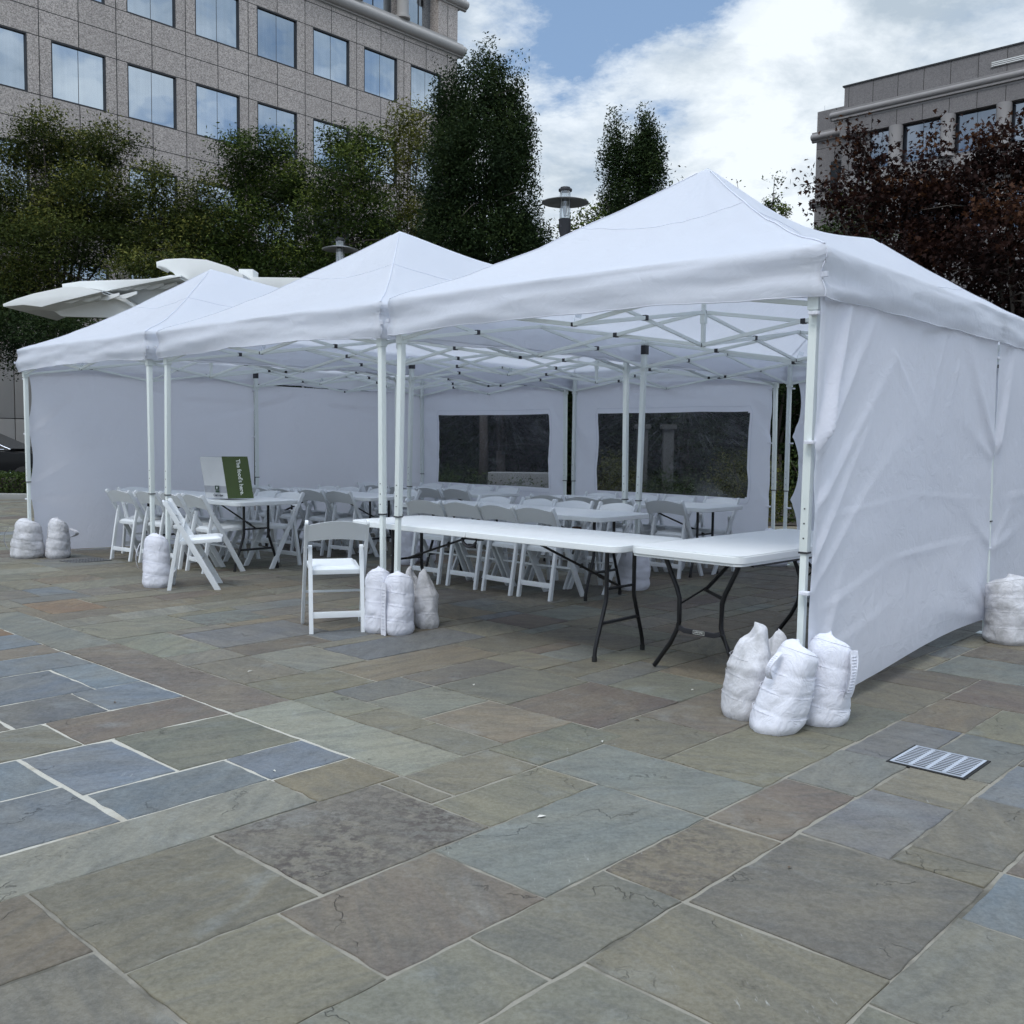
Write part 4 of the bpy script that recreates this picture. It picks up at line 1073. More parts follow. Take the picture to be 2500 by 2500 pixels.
# brown pot on a chair seat
b = MB(); b.lathe([(.045, 0), (.058, .01), (.060, .05), (.052, .085), (.046, .085), (.05, .05)], n=16)
o = b.build('small_pot', M['brown'], None, smooth='sharp', loc=(.62, 9.25, .463)); tag(o, 'small brown pot on a chair seat under the middle table', 'pot')

# litter on the stones
litter = [(.62, 4.7, 0), (.42, 4.35, 1), (.12, 3.45, 1), (-2.0, 4.9, 0), (-.95, 3.9, 1), (-.2, 5.35, 1), (1.5, 5.1, 0), (.9, 3.05, 0), (-1.5, 5.6, 1), (1.0, 5.3, 1)]
for k, (x, y, s) in enumerate(litter):
    rr = random.Random(k); b = MB()
    w, l = rr.uniform(.004, .008), rr.uniform(.009, .018)
    b.add([(-l, 0, .001), (-l * .3, w, .006), (l * .5, w * .8, .004), (l, 0, .002), (l * .4, -w, .005), (-l * .4, -w * .8, .003)], [(0, 1, 2, 3), (0, 3, 4, 5)])
    o = b.build('fallen_leaf', M['debrispale'] if s else M['debris'], None, loc=(x, y, gz(x, y) + .002), rot=(0, 0, rr.uniform(0, 6)), fixn=False)
    tag(o, 'tiny pale scrap lying on the paving' if s else 'tiny dry brown leaf lying on the paving', 'litter', 'pale scraps on the paving' if s else 'dry leaves on the paving')

# ------------------------------------------------------------------ LEFT BUILDING
def window_unit(par, x0, x1, z0, z1, glass, rec=.12, yf=0.0, t=.045):
    fr = MB(); yc = (yf + rec) / 2 + .01; yw = rec - yf + .02
    fr.box(((x0 + x1) / 2, yc, z1 - t / 2), (x1 - x0, yw, t)); fr.box(((x0 + x1) / 2, yc, z0 + t / 2), (x1 - x0, yw, t))
    for xx in (x0 + t / 2, x1 - t / 2): fr.box((xx, yc, (z0 + z1) / 2), (t, yw, z1 - z0 - 2 * t - .002))
    w = fr.build('window', M['darkframe'], par)
    g = MB()
    xm = (x0 + x1) / 2
    for a, b_ in ((x0 + t, xm - .012), (xm + .012, x1 - t)):
        g.box(((a + b_) / 2, rec - .02, (z0 + z1) / 2), (b_ - a, .02, z1 - z0 - 2 * t))
    g.build('pane', glass, w)
    mu = MB(); mu.box((xm, rec - .018, (z0 + z1) / 2), (.022, .02, z1 - z0 - 2 * t)); mu.build('mullion', M['darkframe'], w)
def wall_with_openings(par, name, mat, x0, x1, z0, z1, ops, th=.4, y0=0.0):
    """wall in the local xz plane made of boxes round rectangular openings (regular rows)"""
    b = MB(); zs = sorted(set([z0, z1] + [o[2] for o in ops] + [o[3] for o in ops]))
    for za, zb_ in zip(zs[:-1], zs[1:]):
        xs = sorted([(o[0], o[1]) for o in ops if o[2] <= za + 1e-4 and o[3] >= zb_ - 1e-4]); cur = x0
        for a, c in xs:
            if a > cur + 1e-4: b.box(((cur + a) / 2, y0 + th / 2, (za + zb_) / 2), (a - cur, th, zb_ - za))
            cur = c
        if cur < x1 - 1e-4: b.box(((cur + x1) / 2, y0 + th / 2, (za + zb_) / 2), (x1 - cur, th, zb_ - za))
    return b.build(name, mat, par)
def molding(par, name, mat, x0, x1, z, r, y=0.0, ends=True):
    b = MB(); n = 12
    pts = [(y + .05, z - r - .10), (y - r * .35, z - r - .06)] + [(y - r * .35 - r * math.sin(PI * k / n), z - r * math.cos(PI * k / n)) for k in range(n + 1)] + [(y - .06, z + r + .10), (y + .05, z + r + .10)]
    b.prism(pts, 'x', x0, x1); return b.build(name, mat, par, smooth='sharp')
BL = thing('office_building', 'granite clad office block with mirror windows behind the trees on the left', 'building', (-12.9, 39.7, 0), TH)
ops = []
for k in range(-6, 5):
    x0 = .31 + BAY * k
    for (za, zb_) in ((5.7, 7.62), (9.5, 11.5), (13.27, 15.28), (17.1, 19.12)):
        if za < 6 and k < -2: continue
        ops.append((x0, x0 + 1.97, za, zb_))
XL, XR = -19.5, 14.5
wall_with_openings(BL, 'granite_wall', M['graniteL'], XL, XR, 4.4, 20.25, ops)
for o in ops: window_unit(BL, *o, M['glassL'])
# upper storey set back behind round columns
ops2 = [(.31 + BAY * k - .12, .31 + BAY * k + 2.09, 21.35, 23.75) for k in range(-6, 5)]
wall_with_openings(BL, 'upper_wall', M['graniteL'], XL, 13.2, 21.0, 26.0, ops2, .3, .55)
for o in ops2:
    b = MB(); b.box(((o[0] + o[1]) / 2, .62, (o[2] + o[3]) / 2), (o[1] - o[0], .04, o[3] - o[2])); w = b.build('pane', M['glassL'], BL)
    b = MB(); b.box(((o[0] + o[1]) / 2, .585, (o[2] + o[3]) / 2), (.03, .03, o[3] - o[2])); b.build('mullion', M['darkframe'], w)
b = MB(); b.box(((XL + 14.5) / 2, .35, 20.66), (14.5 - XL, .7, .8)); b.build('storey_ledge', M['molding'], BL)
b = MB(); b.box((13.86, .35, 23.4), (1.28, .7, 4.66)); b.build('corner_pier', M['graniteL'], BL)
b = MB(); b.box(((XL + 13.2) / 2, .30, 24.6), (13.2 - XL, .45, 1.6)); b.build('lintel_band', M['graniteL'], BL)
for k in range(-6, 4):
    b = MB(); x = 2.69 + BAY * k; b.lathe([(.36, 21.08), (.36, 21.2), (.29, 21.24), (.28, 23.6), (.34, 23.66), (.34, 23.8)], (x, .12, 0), 20); b.build('round_column', M['molding'], BL, smooth='sharp')
molding(BL, 'cornice', M['molding'], XL, 14.85, 20.62, .24)
molding(BL, 'upper_cornice', M['molding'], XL, 14.95, 23.15, .20, -.0) if False else None
molding(BL, 'upper_cornice', M['molding'], 13.1, 15.05, 22.9, .20)
molding(BL, 'lower_cornice', M['molding'], XL, -2.6, 9.05, .24)
# side return, and the block behind
b = MB(); b.box((14.3, 8.0, 12.3), (.4, 15.2, 15.9)); b.build('end_wall', M['graniteL'], BL)
b = MB(); b.box((14.62, 4.5, 22.9), (.6, 9, .4)); b.build('end_cornice', M['molding'], BL, bevel=.12)
b = MB(); b.box((14.62, 4.5, 20.6), (.6, 9, .45)); b.build('end_cornice', M['molding'], BL, bevel=.14)
b = MB(); b.box(((XL + 14.0) / 2, 8, 13), (14.0 - XL, 14.5, 25.5)); b.build('core', M['darkframe'], BL)
# pale ground floor
b = MB()
for k in range(9):
    x0 = -19.0 + 1.75 * k
    for z0, z1 in ((-.2, 1.9), (1.93, 4.38)): b.box((x0 + .86, .15, (z0 + z1) / 2), (1.72, .3, z1 - z0))
b.build('ground_floor_panels', M['lightstone'], BL, bevel=.01)
b = MB(); b.box((5.4, .3, 2.1), (18.0, .3, 4.55)); b.build('shopfront_glazing', M['glassdark'], BL)

# ------------------------------------------------------------------ RIGHT BUILDING
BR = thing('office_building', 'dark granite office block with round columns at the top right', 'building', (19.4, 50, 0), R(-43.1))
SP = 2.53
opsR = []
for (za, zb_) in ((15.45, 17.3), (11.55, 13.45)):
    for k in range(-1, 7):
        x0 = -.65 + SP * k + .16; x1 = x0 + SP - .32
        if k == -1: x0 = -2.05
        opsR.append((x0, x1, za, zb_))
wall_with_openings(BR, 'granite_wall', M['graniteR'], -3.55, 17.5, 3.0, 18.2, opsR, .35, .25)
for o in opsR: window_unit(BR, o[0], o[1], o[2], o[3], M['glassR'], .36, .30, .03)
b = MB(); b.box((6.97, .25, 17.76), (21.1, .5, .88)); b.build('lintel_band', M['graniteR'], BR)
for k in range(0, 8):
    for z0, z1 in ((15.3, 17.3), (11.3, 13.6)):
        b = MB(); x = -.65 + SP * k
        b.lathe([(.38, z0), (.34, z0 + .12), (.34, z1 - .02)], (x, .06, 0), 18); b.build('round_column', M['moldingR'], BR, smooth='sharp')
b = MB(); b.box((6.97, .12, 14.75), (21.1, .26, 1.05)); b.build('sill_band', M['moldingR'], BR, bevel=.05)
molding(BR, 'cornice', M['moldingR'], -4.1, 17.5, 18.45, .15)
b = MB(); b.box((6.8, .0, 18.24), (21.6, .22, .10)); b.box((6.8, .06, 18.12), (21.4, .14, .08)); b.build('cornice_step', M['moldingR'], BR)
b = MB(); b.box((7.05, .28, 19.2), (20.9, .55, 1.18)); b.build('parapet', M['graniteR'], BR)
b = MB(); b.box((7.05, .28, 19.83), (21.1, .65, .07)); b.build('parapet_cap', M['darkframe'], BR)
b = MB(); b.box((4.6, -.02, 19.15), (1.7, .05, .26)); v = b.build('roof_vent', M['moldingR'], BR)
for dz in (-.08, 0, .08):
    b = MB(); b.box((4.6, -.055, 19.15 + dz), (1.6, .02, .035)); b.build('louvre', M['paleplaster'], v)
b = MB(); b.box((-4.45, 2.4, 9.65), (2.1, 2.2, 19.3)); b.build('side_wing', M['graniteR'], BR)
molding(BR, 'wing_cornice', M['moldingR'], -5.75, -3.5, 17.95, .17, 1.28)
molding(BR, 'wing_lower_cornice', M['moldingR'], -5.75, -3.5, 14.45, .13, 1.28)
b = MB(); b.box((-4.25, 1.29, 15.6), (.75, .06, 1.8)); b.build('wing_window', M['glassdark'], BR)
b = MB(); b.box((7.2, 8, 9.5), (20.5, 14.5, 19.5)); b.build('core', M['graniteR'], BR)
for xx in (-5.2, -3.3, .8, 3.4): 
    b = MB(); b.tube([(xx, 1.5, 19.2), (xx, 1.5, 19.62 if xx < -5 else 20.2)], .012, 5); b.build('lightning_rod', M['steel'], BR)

# ------------------------------------------------------------------ ENTRANCE CANOPY (white, curved)
DC = 22.6
def dx(x, d=DC): return (x - 966) / 1857 * d
def dz(x, y, d=DC): return 1.35 + (832 + .0125 * (x - 966) - y) / 1857 * d
CN = thing('entrance_canopy', 'white curved winged entrance canopy behind the left tent', 'canopy', (dx(260), DC + .3, FZ), 0)
def crop2(cx, cy): return (cx / 3.571, 231.8 + cy / 3.571)
CY = DC + .3
def LX_(x, dd): return dx(x, CY + dd) - dx(260)
def LZ_(x, y, dd): return dz(x, y, CY + dd) - FZ
def wing(name, top, bot, d0, depth, nm='wing'):
    P = [crop2(*p) for p in top]; Q = [crop2(*p) for p in bot]
    TP = [(LX_(x, d0), LZ_(x, y, d0)) for x, y in P]; BQ = [(LX_(x, d0), LZ_(x, y, d0)) for x, y in Q]
    b = MB(); b.prism(TP + BQ[::-1], 'y', d0, d0 + .10); f = b.build(name, M['paleplaster'], CN, bevel=.012)
    # curved roof skin running back from the fascia
    b = MB(); th = .05
    sk = TP + [(x, z - th) for x, z in TP[::-1]]
    b.prism(sk, 'y', d0 + .102, d0 + depth); b.build('roof_skin', M['paleplaster'], CN)
    b = MB(); sk = BQ + [(x, z + th) for x, z in BQ[::-1]]
    b.prism(sk, 'y', d0 + .102, d0 + .75); b.build('soffit_edge', M['paleplaster'], CN)
    return f
def recess(name, poly, y0):
    P = [crop2(*p) for p in poly]; PP = [(LX_(x, y0), LZ_(x, y, y0)) for x, y in P]
    b = MB(); b.prism(PP, 'y', y0, y0 + .1); b.build(name, M['paleplaster'], CN)
wing('lower_wing', [(42, 1235), (130, 1200), (250, 1165), (440, 1125), (560, 1118), (700, 1148)], [(46, 1252), (75, 1250), (180, 1240), (300, 1254), (395, 1228), (700, 1156)], -.9, 2.6)
recess('lower_soffit_face', [(300, 1240), (395, 1215), (700, 1140), (850, 1190), (940, 1262), (1010, 1300), (790, 1325), (430, 1315), (380, 1280), (300, 1252)], -.15)
wing('middle_wing', [(440, 1103), (560, 1085), (800, 1076), (1000, 1070), (1220, 1052)], [(442, 1132), (470, 1124), (580, 1124), (735, 1150), (765, 1142), (1220, 1056)], -.3, 3.0)
recess('middle_soffit_face', [(700, 1140), (765, 1130), (1160, 1045), (1330, 1045), (1330, 1270), (945, 1262), (850, 1196), (735, 1152)], .35)
b = MB(); pts = [crop2(*p) for p in ((580, 1126), (700, 1148), (790, 1172), (850, 1198), (905, 1234), (940, 1264))]
P = [(LX_(x, -.3), LZ_(x, y, -.3)) for x, y in pts]; b.prism(P + [(x + .05, z - .10) for x, z in P[::-1]], 'y', -.3, .34); b.build('arch_edge', M['paleplaster'], CN)
wing('upper_wing', [(1068, 958), (1130, 940), (1250, 934), (1400, 944), (1550, 990), (1640, 1038), (1646, 1066)], [(1070, 995), (1082, 984), (1125, 992), (1180, 1030), (1225, 1085), (1290, 1120), (1646, 1120)], .3, 3.2)
b = MB(); xa, xb = LX_(453, 1.2), LX_(480, 1.2)
b.box(((xa + xb) / 2, 1.4, (LZ_(453, 516, 1.2) + LZ_(453, 530, 1.2)) / 2), (xb - xa, .5, .24)); b.build('junction_box', M['paleplaster'], CN, bevel=.02)
b = MB(); pts = [(474, 528), (560, 529), (640, 534), (700, 540)]
TP = [(LX_(x, 1.0), LZ_(x, y, 1.0)) for x, y in pts]; BQ = [(x, z - .30 + .02 * i) for i, (x, z) in enumerate(TP)]
b.prism(TP + BQ[::-1], 'y', 1.0, 4.0); b.build('flat_roof', M['paleplaster'], CN, bevel=.02)
def fin(c0, c1, drop, y0, y1, nm):
    (x0, z0), (x1, z1) = crop2(*c0), crop2(*c1)
    X0, X1 = dx(x0) - dx(260), dx(x1) - dx(260); Z0, Z1 = dz(x0, z0) - FZ, dz(x1, z1) - FZ
    b = MB(); b.add([(X0, y0, Z0), (X1, y1, Z1), (X1, y1, Z1 - drop), (X0, y0, Z0 - drop * .25)] + [(X0 + .04, y0 + .05, Z0), (X1 + .04, y1 + .05, Z1), (X1 + .04, y1 + .05, Z1 - drop), (X0 + .04, y0 + .05, Z0 - drop * .25)],
                    [(0, 1, 2, 3), (7, 6, 5, 4), (0, 4, 5, 1), (1, 5, 6, 2), (2, 6, 7, 3), (3, 7, 4, 0)])
    b.build('louvre_fin', M['paleplaster'], CN)
def saw(x, y, y0, sc=1.0):
    P = [crop2(*p) for p in ((x, y), (x + 190 * sc, y - 46 * sc), (x + 190 * sc, y - 26 * sc), (x + 112 * sc, y + 4))]
    b = MB(); b.prism([(LX_(p, y0), LZ_(p, q, y0)) for p, q in P], 'y', y0, y0 + .05); b.build('louvre_fin', M['paleplaster'], CN)
for k in range(4): saw(392 + 118 * k, 1226 - 10 * k, -.72 + .1 * k)
for k in range(5): saw(768 + 88 * k, 1141 - 3 * k, -.12 + .08 * k, .9)
for xx in (232, 560):
    b = MB(); b.box((dx(xx) - dx(260), 1.2, 2.15), (.35, .35, 4.2)); b.build('support_column', M['paleplaster'], CN, bevel=.02)

# ------------------------------------------------------------------ LAMPS
def lamp(x, y, zd, R0, label):
    t = thing('street_lamp', label, 'lamp post', (x, y, FZ), 0, 'black plaza lamps with disc shades')
    z = zd - FZ; s = R0 / .39
    b = MB(); b.lathe([(.13 * s, 0), (.13 * s, .3), (.072 * s, .4), (.062 * s, z - .62 * s), (.098 * s, z - .50 * s), (.10 * s, z - .30 * s), (.02, z - .29 * s)], n=20); b.build('pole', M['black'], t, smooth='sharp')
    b = MB(); b.lathe([(.090 * s, z - .29 * s), (.090 * s, z + .15 * s)], n=24); b.build('glass_cylinder', M['lampglass'], t, smooth='sharp')
    b = MB(); b.lathe([(.02 * s, z - .24 * s), (.045 * s, z - .10 * s), (.07 * s, z - .02)], n=14); b.build('reflector', M['steel'], t, smooth='sharp')
    b = MB(); b.lathe([(.092 * s, z + .030 * s), (.25 * s, z + .012 * s), (R0, z - .028 * s), (R0, z - .036 * s), (.25 * s, z + .0 * s), (.092 * s, z + .018 * s)], n=48); b.build('disc_shade', M['shade'], t, smooth='sharp')
    b = MB(); b.lathe([(.105 * s, z + .15 * s), (.112 * s, z + .155 * s), (.112 * s, z + .185 * s), (.085 * s, z + .19 * s), (.080 * s, z + .215 * s), (.02, z + .22 * s)], n=24); b.build('cap', M['black'], t, smooth='sharp')
    for k in range(4):
        a = PI / 4 + k * PI / 2
        b = MB(); b.tube([(.092 * s * math.cos(a), .092 * s * math.sin(a), z - .44 * s), (.092 * s * math.cos(a), .092 * s * math.sin(a), z + .14 * s)], .006 * s, 6); b.build('rod', M['steel'], t)
lamp(.815, 16.6, 5.32, .39, 'black plaza lamp with a wide disc shade against the sky')
lamp(-3.82, 21.8, 5.49, .39, 'dim plaza lamp with a disc shade in front of the green trees')

# ------------------------------------------------------------------ CAR
def car(x, y, rz):
    t = thing('parked_car', 'black car parked behind the hedge at the far left', 'car', (x, y, FZ - .1), rz)
    prof = [(-2.35, .35), (-2.40, .75), (-2.25, 1.02), (-1.6, 1.10), (.75, 1.10), (1.75, 1.02), (2.28, .85), (2.40, .60), (2.34, .32)]
    b = MB(); ws = [(-.93, .0), (-.96, .0)]
    def sec(inset, k): return [(px * k, pz) for px, pz in prof]
    b.prism(prof, 'y', -.93, .93); b.build('body', M['carpaint'], t, bevel=.07, seg=3)
    cab = [(-2.1, 1.08), (-1.55, 1.52), (-.9, 1.62), (-.1, 1.60), (1.05, 1.10)]
    b = MB(); vs = [(px, -.86 if pz < 1.2 else -.66, pz) for px, pz in cab] + [(px, .86 if pz < 1.2 else .66, pz) for px, pz in cab]; n = 5
    b.add(vs, [tuple(range(n)), tuple(range(2 * n - 1, n - 1, -1))] + [(i, i + n, (i + 1) % n + n, (i + 1) % n) for i in range(n)]); cb = b.build('cabin', M['carpaint'], t, bevel=.03)
    b = MB(); b.add([(-1.4, -.80, 1.16), (-.05, -.83, 1.13), (-.25, -.70, 1.52), (-1.25, -.70, 1.52)], [(0, 1, 2, 3)]); b.add([(.0, -.83, 1.13), (.85, -.86, 1.13), (.05, -.69, 1.49), (-.18, -.70, 1.52)], [(0, 1, 2, 3)])
    o = b.build('side_window', M['glassdark'], t); o.location = (0, -.03, 0)
    b = MB(); b.add([(1.0, -.78, 1.135), (1.0, .78, 1.135), (-.02, .62, 1.60), (-.02, -.62, 1.60)], [(0, 1, 2, 3)]); o = b.build('windscreen', M['glassdark'], t); o.location = (.02, 0, .015)
    b = MB(); b.tube([(-2.0, -.90, 1.13), (.9, -.905, 1.125)], .012, 6); b.tube([(1.05, -.86, 1.13), (-.1, -.68, 1.59), (-1.4, -.68, 1.58)], .014, 6); b.build('window_trim', M['chrome'], t)
    b = MB(); b.tube([(-1.5, -.965, .52), (1.1, -.965, .50)], .018, 6); b.build('sill_trim', M['chrome'], t)
    b = MB(); b.box((.55, -1.03, 1.17), (.16, .2, .13)); b.build('mirror', M['carpaint'], t, bevel=.03)
    b = MB(); b.tube([(-.5, -.955, .90), (-.3, -.955, .90)], .014, 6); b.build('door_handle', M['chrome'], t)
    for wx in (-1.45, 1.45):
        for wy in (-.86, .86):
            b = MB(); b.tube([(wx, wy - .11, .34), (wx, wy + .11, .34)], .34, 24); w = b.build('wheel', M['rubber'], t, bevel=.02)
            b = MB(); b.tube([(wx, wy - .118, .34), (wx, wy + .118, .34)], .21, 12); b.build('rim', M['chrome'], w)
    for wy in (-.7, .7):
        b = MB(); b.box((2.27, wy, .78), (.16, .34, .14)); b.build('headlight', M['chrome'], t, bevel=.03)
car(-14.75, 27.6, R(3))

# ------------------------------------------------------------------ VEGETATION
def leaf_mesh(name, cen, size, mat, seed, asp=.42, droop=.35, hue=None, star=False, tone=None):
    rg = np.random.default_rng(seed); n = len(cen)
    L = size * .80 * rg.uniform(.6, 1.25, n)[:, None]; Wd = L * asp
    a = rg.normal(0, 1, (n, 3)); a[:, 2] = a[:, 2] * .6 - droop; a /= np.linalg.norm(a, axis=1)[:, None]
    b_ = np.cross(a, rg.normal(0, 1, (n, 3))); b_ /= np.linalg.norm(b_, axis=1)[:, None] + 1e-9
    c = np.cross(a, b_)
    if star:
        # three-pointed leaf: kite plus two side lobes folded into one 6-gon fan
        P = [cen - a * L * .5, cen + b_ * Wd * .55 - a * L * .1, cen + b_ * Wd + a * L * .32, cen + b_ * Wd * .22 + a * L * .18, cen + a * L * .6 + c * L * .08, cen - b_ * Wd * .22 + a * L * .18, cen - b_ * Wd + a * L * .32, cen - b_ * Wd * .55 - a * L * .1]
    else:
        P = [cen - a * L * .5, cen + b_ * Wd * .5 + c * L * .06, cen + a * L * .5, cen - b_ * Wd * .5 + c * L * .06]
    k = len(P); v = np.stack(P, 1).reshape(-1, 3).astype('f')
    me = bpy.data.meshes.new(name); me.vertices.add(n * k); me.vertices.foreach_set('co', v.ravel())
    me.loops.add(n * k); me.loops.foreach_set('vertex_index', np.arange(n * k, dtype='i'))
    me.polygons.add(n); me.polygons.foreach_set('loop_start', np.arange(0, n * k, k, dtype='i')); me.polygons.foreach_set('loop_total', np.full(n, k, 'i'))
    me.update(calc_edges=True)
    t = tone if tone is not None else rg.uniform(0, 1, n)
    lv = np.clip(np.repeat(t + rg.normal(0, .10, n), k), 0, 1).astype('f')
    at = me.attributes.new('lv', 'FLOAT', 'POINT'); at.data.foreach_set('value', lv)
    me.materials.append(mat); return me
def tree(label, cat, d, lobes, mat, leaf=.15, dens=420, trunk=None, seed=0, asp=.42, droop=.35, depth=.8, clus=.20, per=42, upright=False, star=False, group=None, name='leafy_tree', tw=.12, base=None, limbs=True):
    """lobes: (x, y, rx, ry) ellipsoids measured in the photo's 1932-px frame and placed at distance d"""
    rg = np.random.default_rng(seed); cs = []; tones = []
    LB = []
    for lb in lobes:
        x, y, rx, ry = lb[:4]; k = lb[4] if len(lb) > 4 else 1.0
        sx = d / 1857
        LB.append((dx(x, d), d + rg.uniform(-.35, .35) * depth * rx * sx * 2, dz(x, y, d), rx * sx, ry * sx, k))
    tx = trunk if trunk is not None else float(np.mean([l[0] for l in LB]))
    t = thing(name, label, cat, (tx, d, FZ), 0, group)
    for (cx, cy, cz, rx, rz, k) in LB:
        ry = max(.35, depth * rx)
        n = int(PI * rx * rz * dens * k * 2.5); nc = max(6, n // per // 2)
        u = rg.normal(0, 1, (nc, 3)); u /= np.linalg.norm(u, axis=1)[:, None]
        r = rg.uniform(0.15, 1, nc) ** .45
        cc = u * r[:, None] * np.array([rx, ry, rz]) + np.array([cx, cy, cz])
        idx = rg.integers(0, nc, n)
        sg = 1.15 * np.array([clus * 1.15, clus * 1.15, clus * (.75 if not upright else 1.7)]) * rg.uniform(.6, 1.35, nc)[idx][:, None]
        cs.append(cc[idx] + np.clip(rg.normal(0, 1, (n, 3)), -1.5, 1.5) * sg)
        ct = np.clip(.42 + .34 * (cc[:, 2] - cz) / rz + rg.normal(0, .20, nc), .02, .98); tones.append(ct[idx])  # light painted into leaf colour: lobe tops paler, undersides darker, plus random tone
    c = np.concatenate(cs); tn = np.concatenate(tones); c[:, 2] = np.maximum(c[:, 2], FZ + .1)
    c -= np.array([tx, d, FZ])
    me = leaf_mesh('crown', c, leaf, mat, seed + 1, asp, droop, star=star, tone=tn)
    link('crown', me, t)
    if limbs:
        b = MB(); zb = min(l[2] - l[4] for l in LB) - FZ; zt = max(l[2] for l in LB) - FZ
        fork = max(1.2, zb * .6 if base is None else base)
        b.tube([(0, 0, -.05), (.03, .02, fork * .5), (0, 0, fork)], [tw * 1.3, tw, tw * .85], 10)
        rr = random.Random(seed)
        for (cx, cy, cz, rx, rz, k) in LB:
            e = Vector((cx - tx, cy - d, cz - FZ)); s = Vector((rr.uniform(-.05, .05), rr.uniform(-.05, .05), fork * rr.uniform(.8, 1)))
            m = s.lerp(e, .5) + Vector((0, 0, .12 * (e - s).length)); m.x *= .75
            b.tube([s, s.lerp(m, .5) + Vector((0, 0, .05)), m, m.lerp(e, .6), e + Vector((0, 0, rz * .5))], [tw * .42, tw * .33, tw * .22, tw * .12, tw * .05], 7)
            for q in range(5):
                u = Vector((rr.gauss(0, 1) * rx, rr.gauss(0, 1) * rx * .8, rr.gauss(.2, .8) * rz)) * .75
                st = m.lerp(e, rr.uniform(.2, 1)); b.tube([st, st + u * .5 + Vector((0, 0, .06)), st + u], [tw * .14, tw * .09, tw * .03], 5)
        b.build('trunk', M['bark'], t, smooth=True)
    return t
GT = 'trees in front of the left building'
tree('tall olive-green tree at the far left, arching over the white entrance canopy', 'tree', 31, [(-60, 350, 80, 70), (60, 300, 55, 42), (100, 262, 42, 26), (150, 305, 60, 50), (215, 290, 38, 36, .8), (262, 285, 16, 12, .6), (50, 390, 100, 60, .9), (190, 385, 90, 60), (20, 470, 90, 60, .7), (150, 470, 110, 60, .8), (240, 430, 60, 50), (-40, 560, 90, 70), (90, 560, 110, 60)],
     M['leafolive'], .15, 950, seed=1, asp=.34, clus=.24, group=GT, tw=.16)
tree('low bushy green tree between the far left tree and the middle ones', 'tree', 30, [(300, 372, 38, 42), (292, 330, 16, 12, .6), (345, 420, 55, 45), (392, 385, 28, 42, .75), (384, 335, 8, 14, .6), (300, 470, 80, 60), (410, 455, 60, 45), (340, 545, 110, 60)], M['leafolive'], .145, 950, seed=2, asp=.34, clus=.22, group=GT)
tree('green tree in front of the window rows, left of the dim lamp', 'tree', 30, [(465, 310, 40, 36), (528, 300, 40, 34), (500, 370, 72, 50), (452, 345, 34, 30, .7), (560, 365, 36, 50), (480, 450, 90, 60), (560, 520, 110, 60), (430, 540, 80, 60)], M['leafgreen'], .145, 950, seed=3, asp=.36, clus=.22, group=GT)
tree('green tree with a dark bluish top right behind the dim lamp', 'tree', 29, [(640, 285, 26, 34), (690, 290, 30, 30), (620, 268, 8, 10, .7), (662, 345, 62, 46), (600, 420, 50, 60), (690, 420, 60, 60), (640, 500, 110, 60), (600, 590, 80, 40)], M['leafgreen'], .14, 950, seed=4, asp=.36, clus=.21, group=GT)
tree('thin yellow-green tree just left of the big columnar tree', 'tree', 31, [(765, 243, 42, 30), (790, 225, 18, 12, .7), (738, 290, 32, 36, .7), (785, 310, 36, 50, .8), (750, 360, 40, 50, .6), (760, 440, 60, 60), (760, 540, 70, 60)], M['leafyellow'], .145, 560, seed=5, asp=.36, clus=.20, group=GT)
tree('dark shrubby tree under the white entrance canopy at the left edge', 'tree', 27.5, [(0, 640, 50, 50), (60, 620, 70, 40), (160, 640, 110, 45), (-60, 600, 70, 80), (30, 690, 40, 14, .5), (14, 660, 24, 10, .6)], M['leafdark'], .12, 700, seed=6, group='dark understorey shrubs', trunk=dx(150, 26), tw=.07)
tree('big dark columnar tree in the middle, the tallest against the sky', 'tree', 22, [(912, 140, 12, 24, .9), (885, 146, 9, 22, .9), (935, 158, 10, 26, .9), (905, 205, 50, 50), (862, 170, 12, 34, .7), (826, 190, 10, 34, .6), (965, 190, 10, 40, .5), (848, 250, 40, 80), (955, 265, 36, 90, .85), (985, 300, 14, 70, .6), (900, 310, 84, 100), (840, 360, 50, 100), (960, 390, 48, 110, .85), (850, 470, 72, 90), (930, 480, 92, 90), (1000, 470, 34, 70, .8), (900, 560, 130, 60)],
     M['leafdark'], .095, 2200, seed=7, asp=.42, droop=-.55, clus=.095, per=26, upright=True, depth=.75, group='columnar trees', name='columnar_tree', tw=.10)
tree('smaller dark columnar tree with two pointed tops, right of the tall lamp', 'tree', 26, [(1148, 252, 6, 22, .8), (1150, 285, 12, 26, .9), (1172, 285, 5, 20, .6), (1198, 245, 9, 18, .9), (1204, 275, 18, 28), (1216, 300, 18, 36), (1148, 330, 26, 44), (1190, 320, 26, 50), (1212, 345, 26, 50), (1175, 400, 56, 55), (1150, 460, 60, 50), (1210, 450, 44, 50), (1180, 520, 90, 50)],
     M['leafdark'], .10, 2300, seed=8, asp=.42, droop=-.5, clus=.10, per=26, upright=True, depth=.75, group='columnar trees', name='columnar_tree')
tree('loose green bush tree left of the smaller columnar tree', 'tree', 24, [(1100, 425, 30, 26, .7), (1085, 470, 40, 40), (1120, 500, 60, 50)], M['leafgreen'], .13, 480, seed=9, group='green bush trees by the lamp')
tree('loose green bush tree peeping over the nearest tent roof', 'tree', 24, [(1248, 378, 26, 18, .8), (1266, 358, 9, 9, .7), (1250, 430, 46, 44), (1290, 470, 60, 44)], M['leafgreen'], .13, 480, seed=10, group='green bush trees by the lamp')
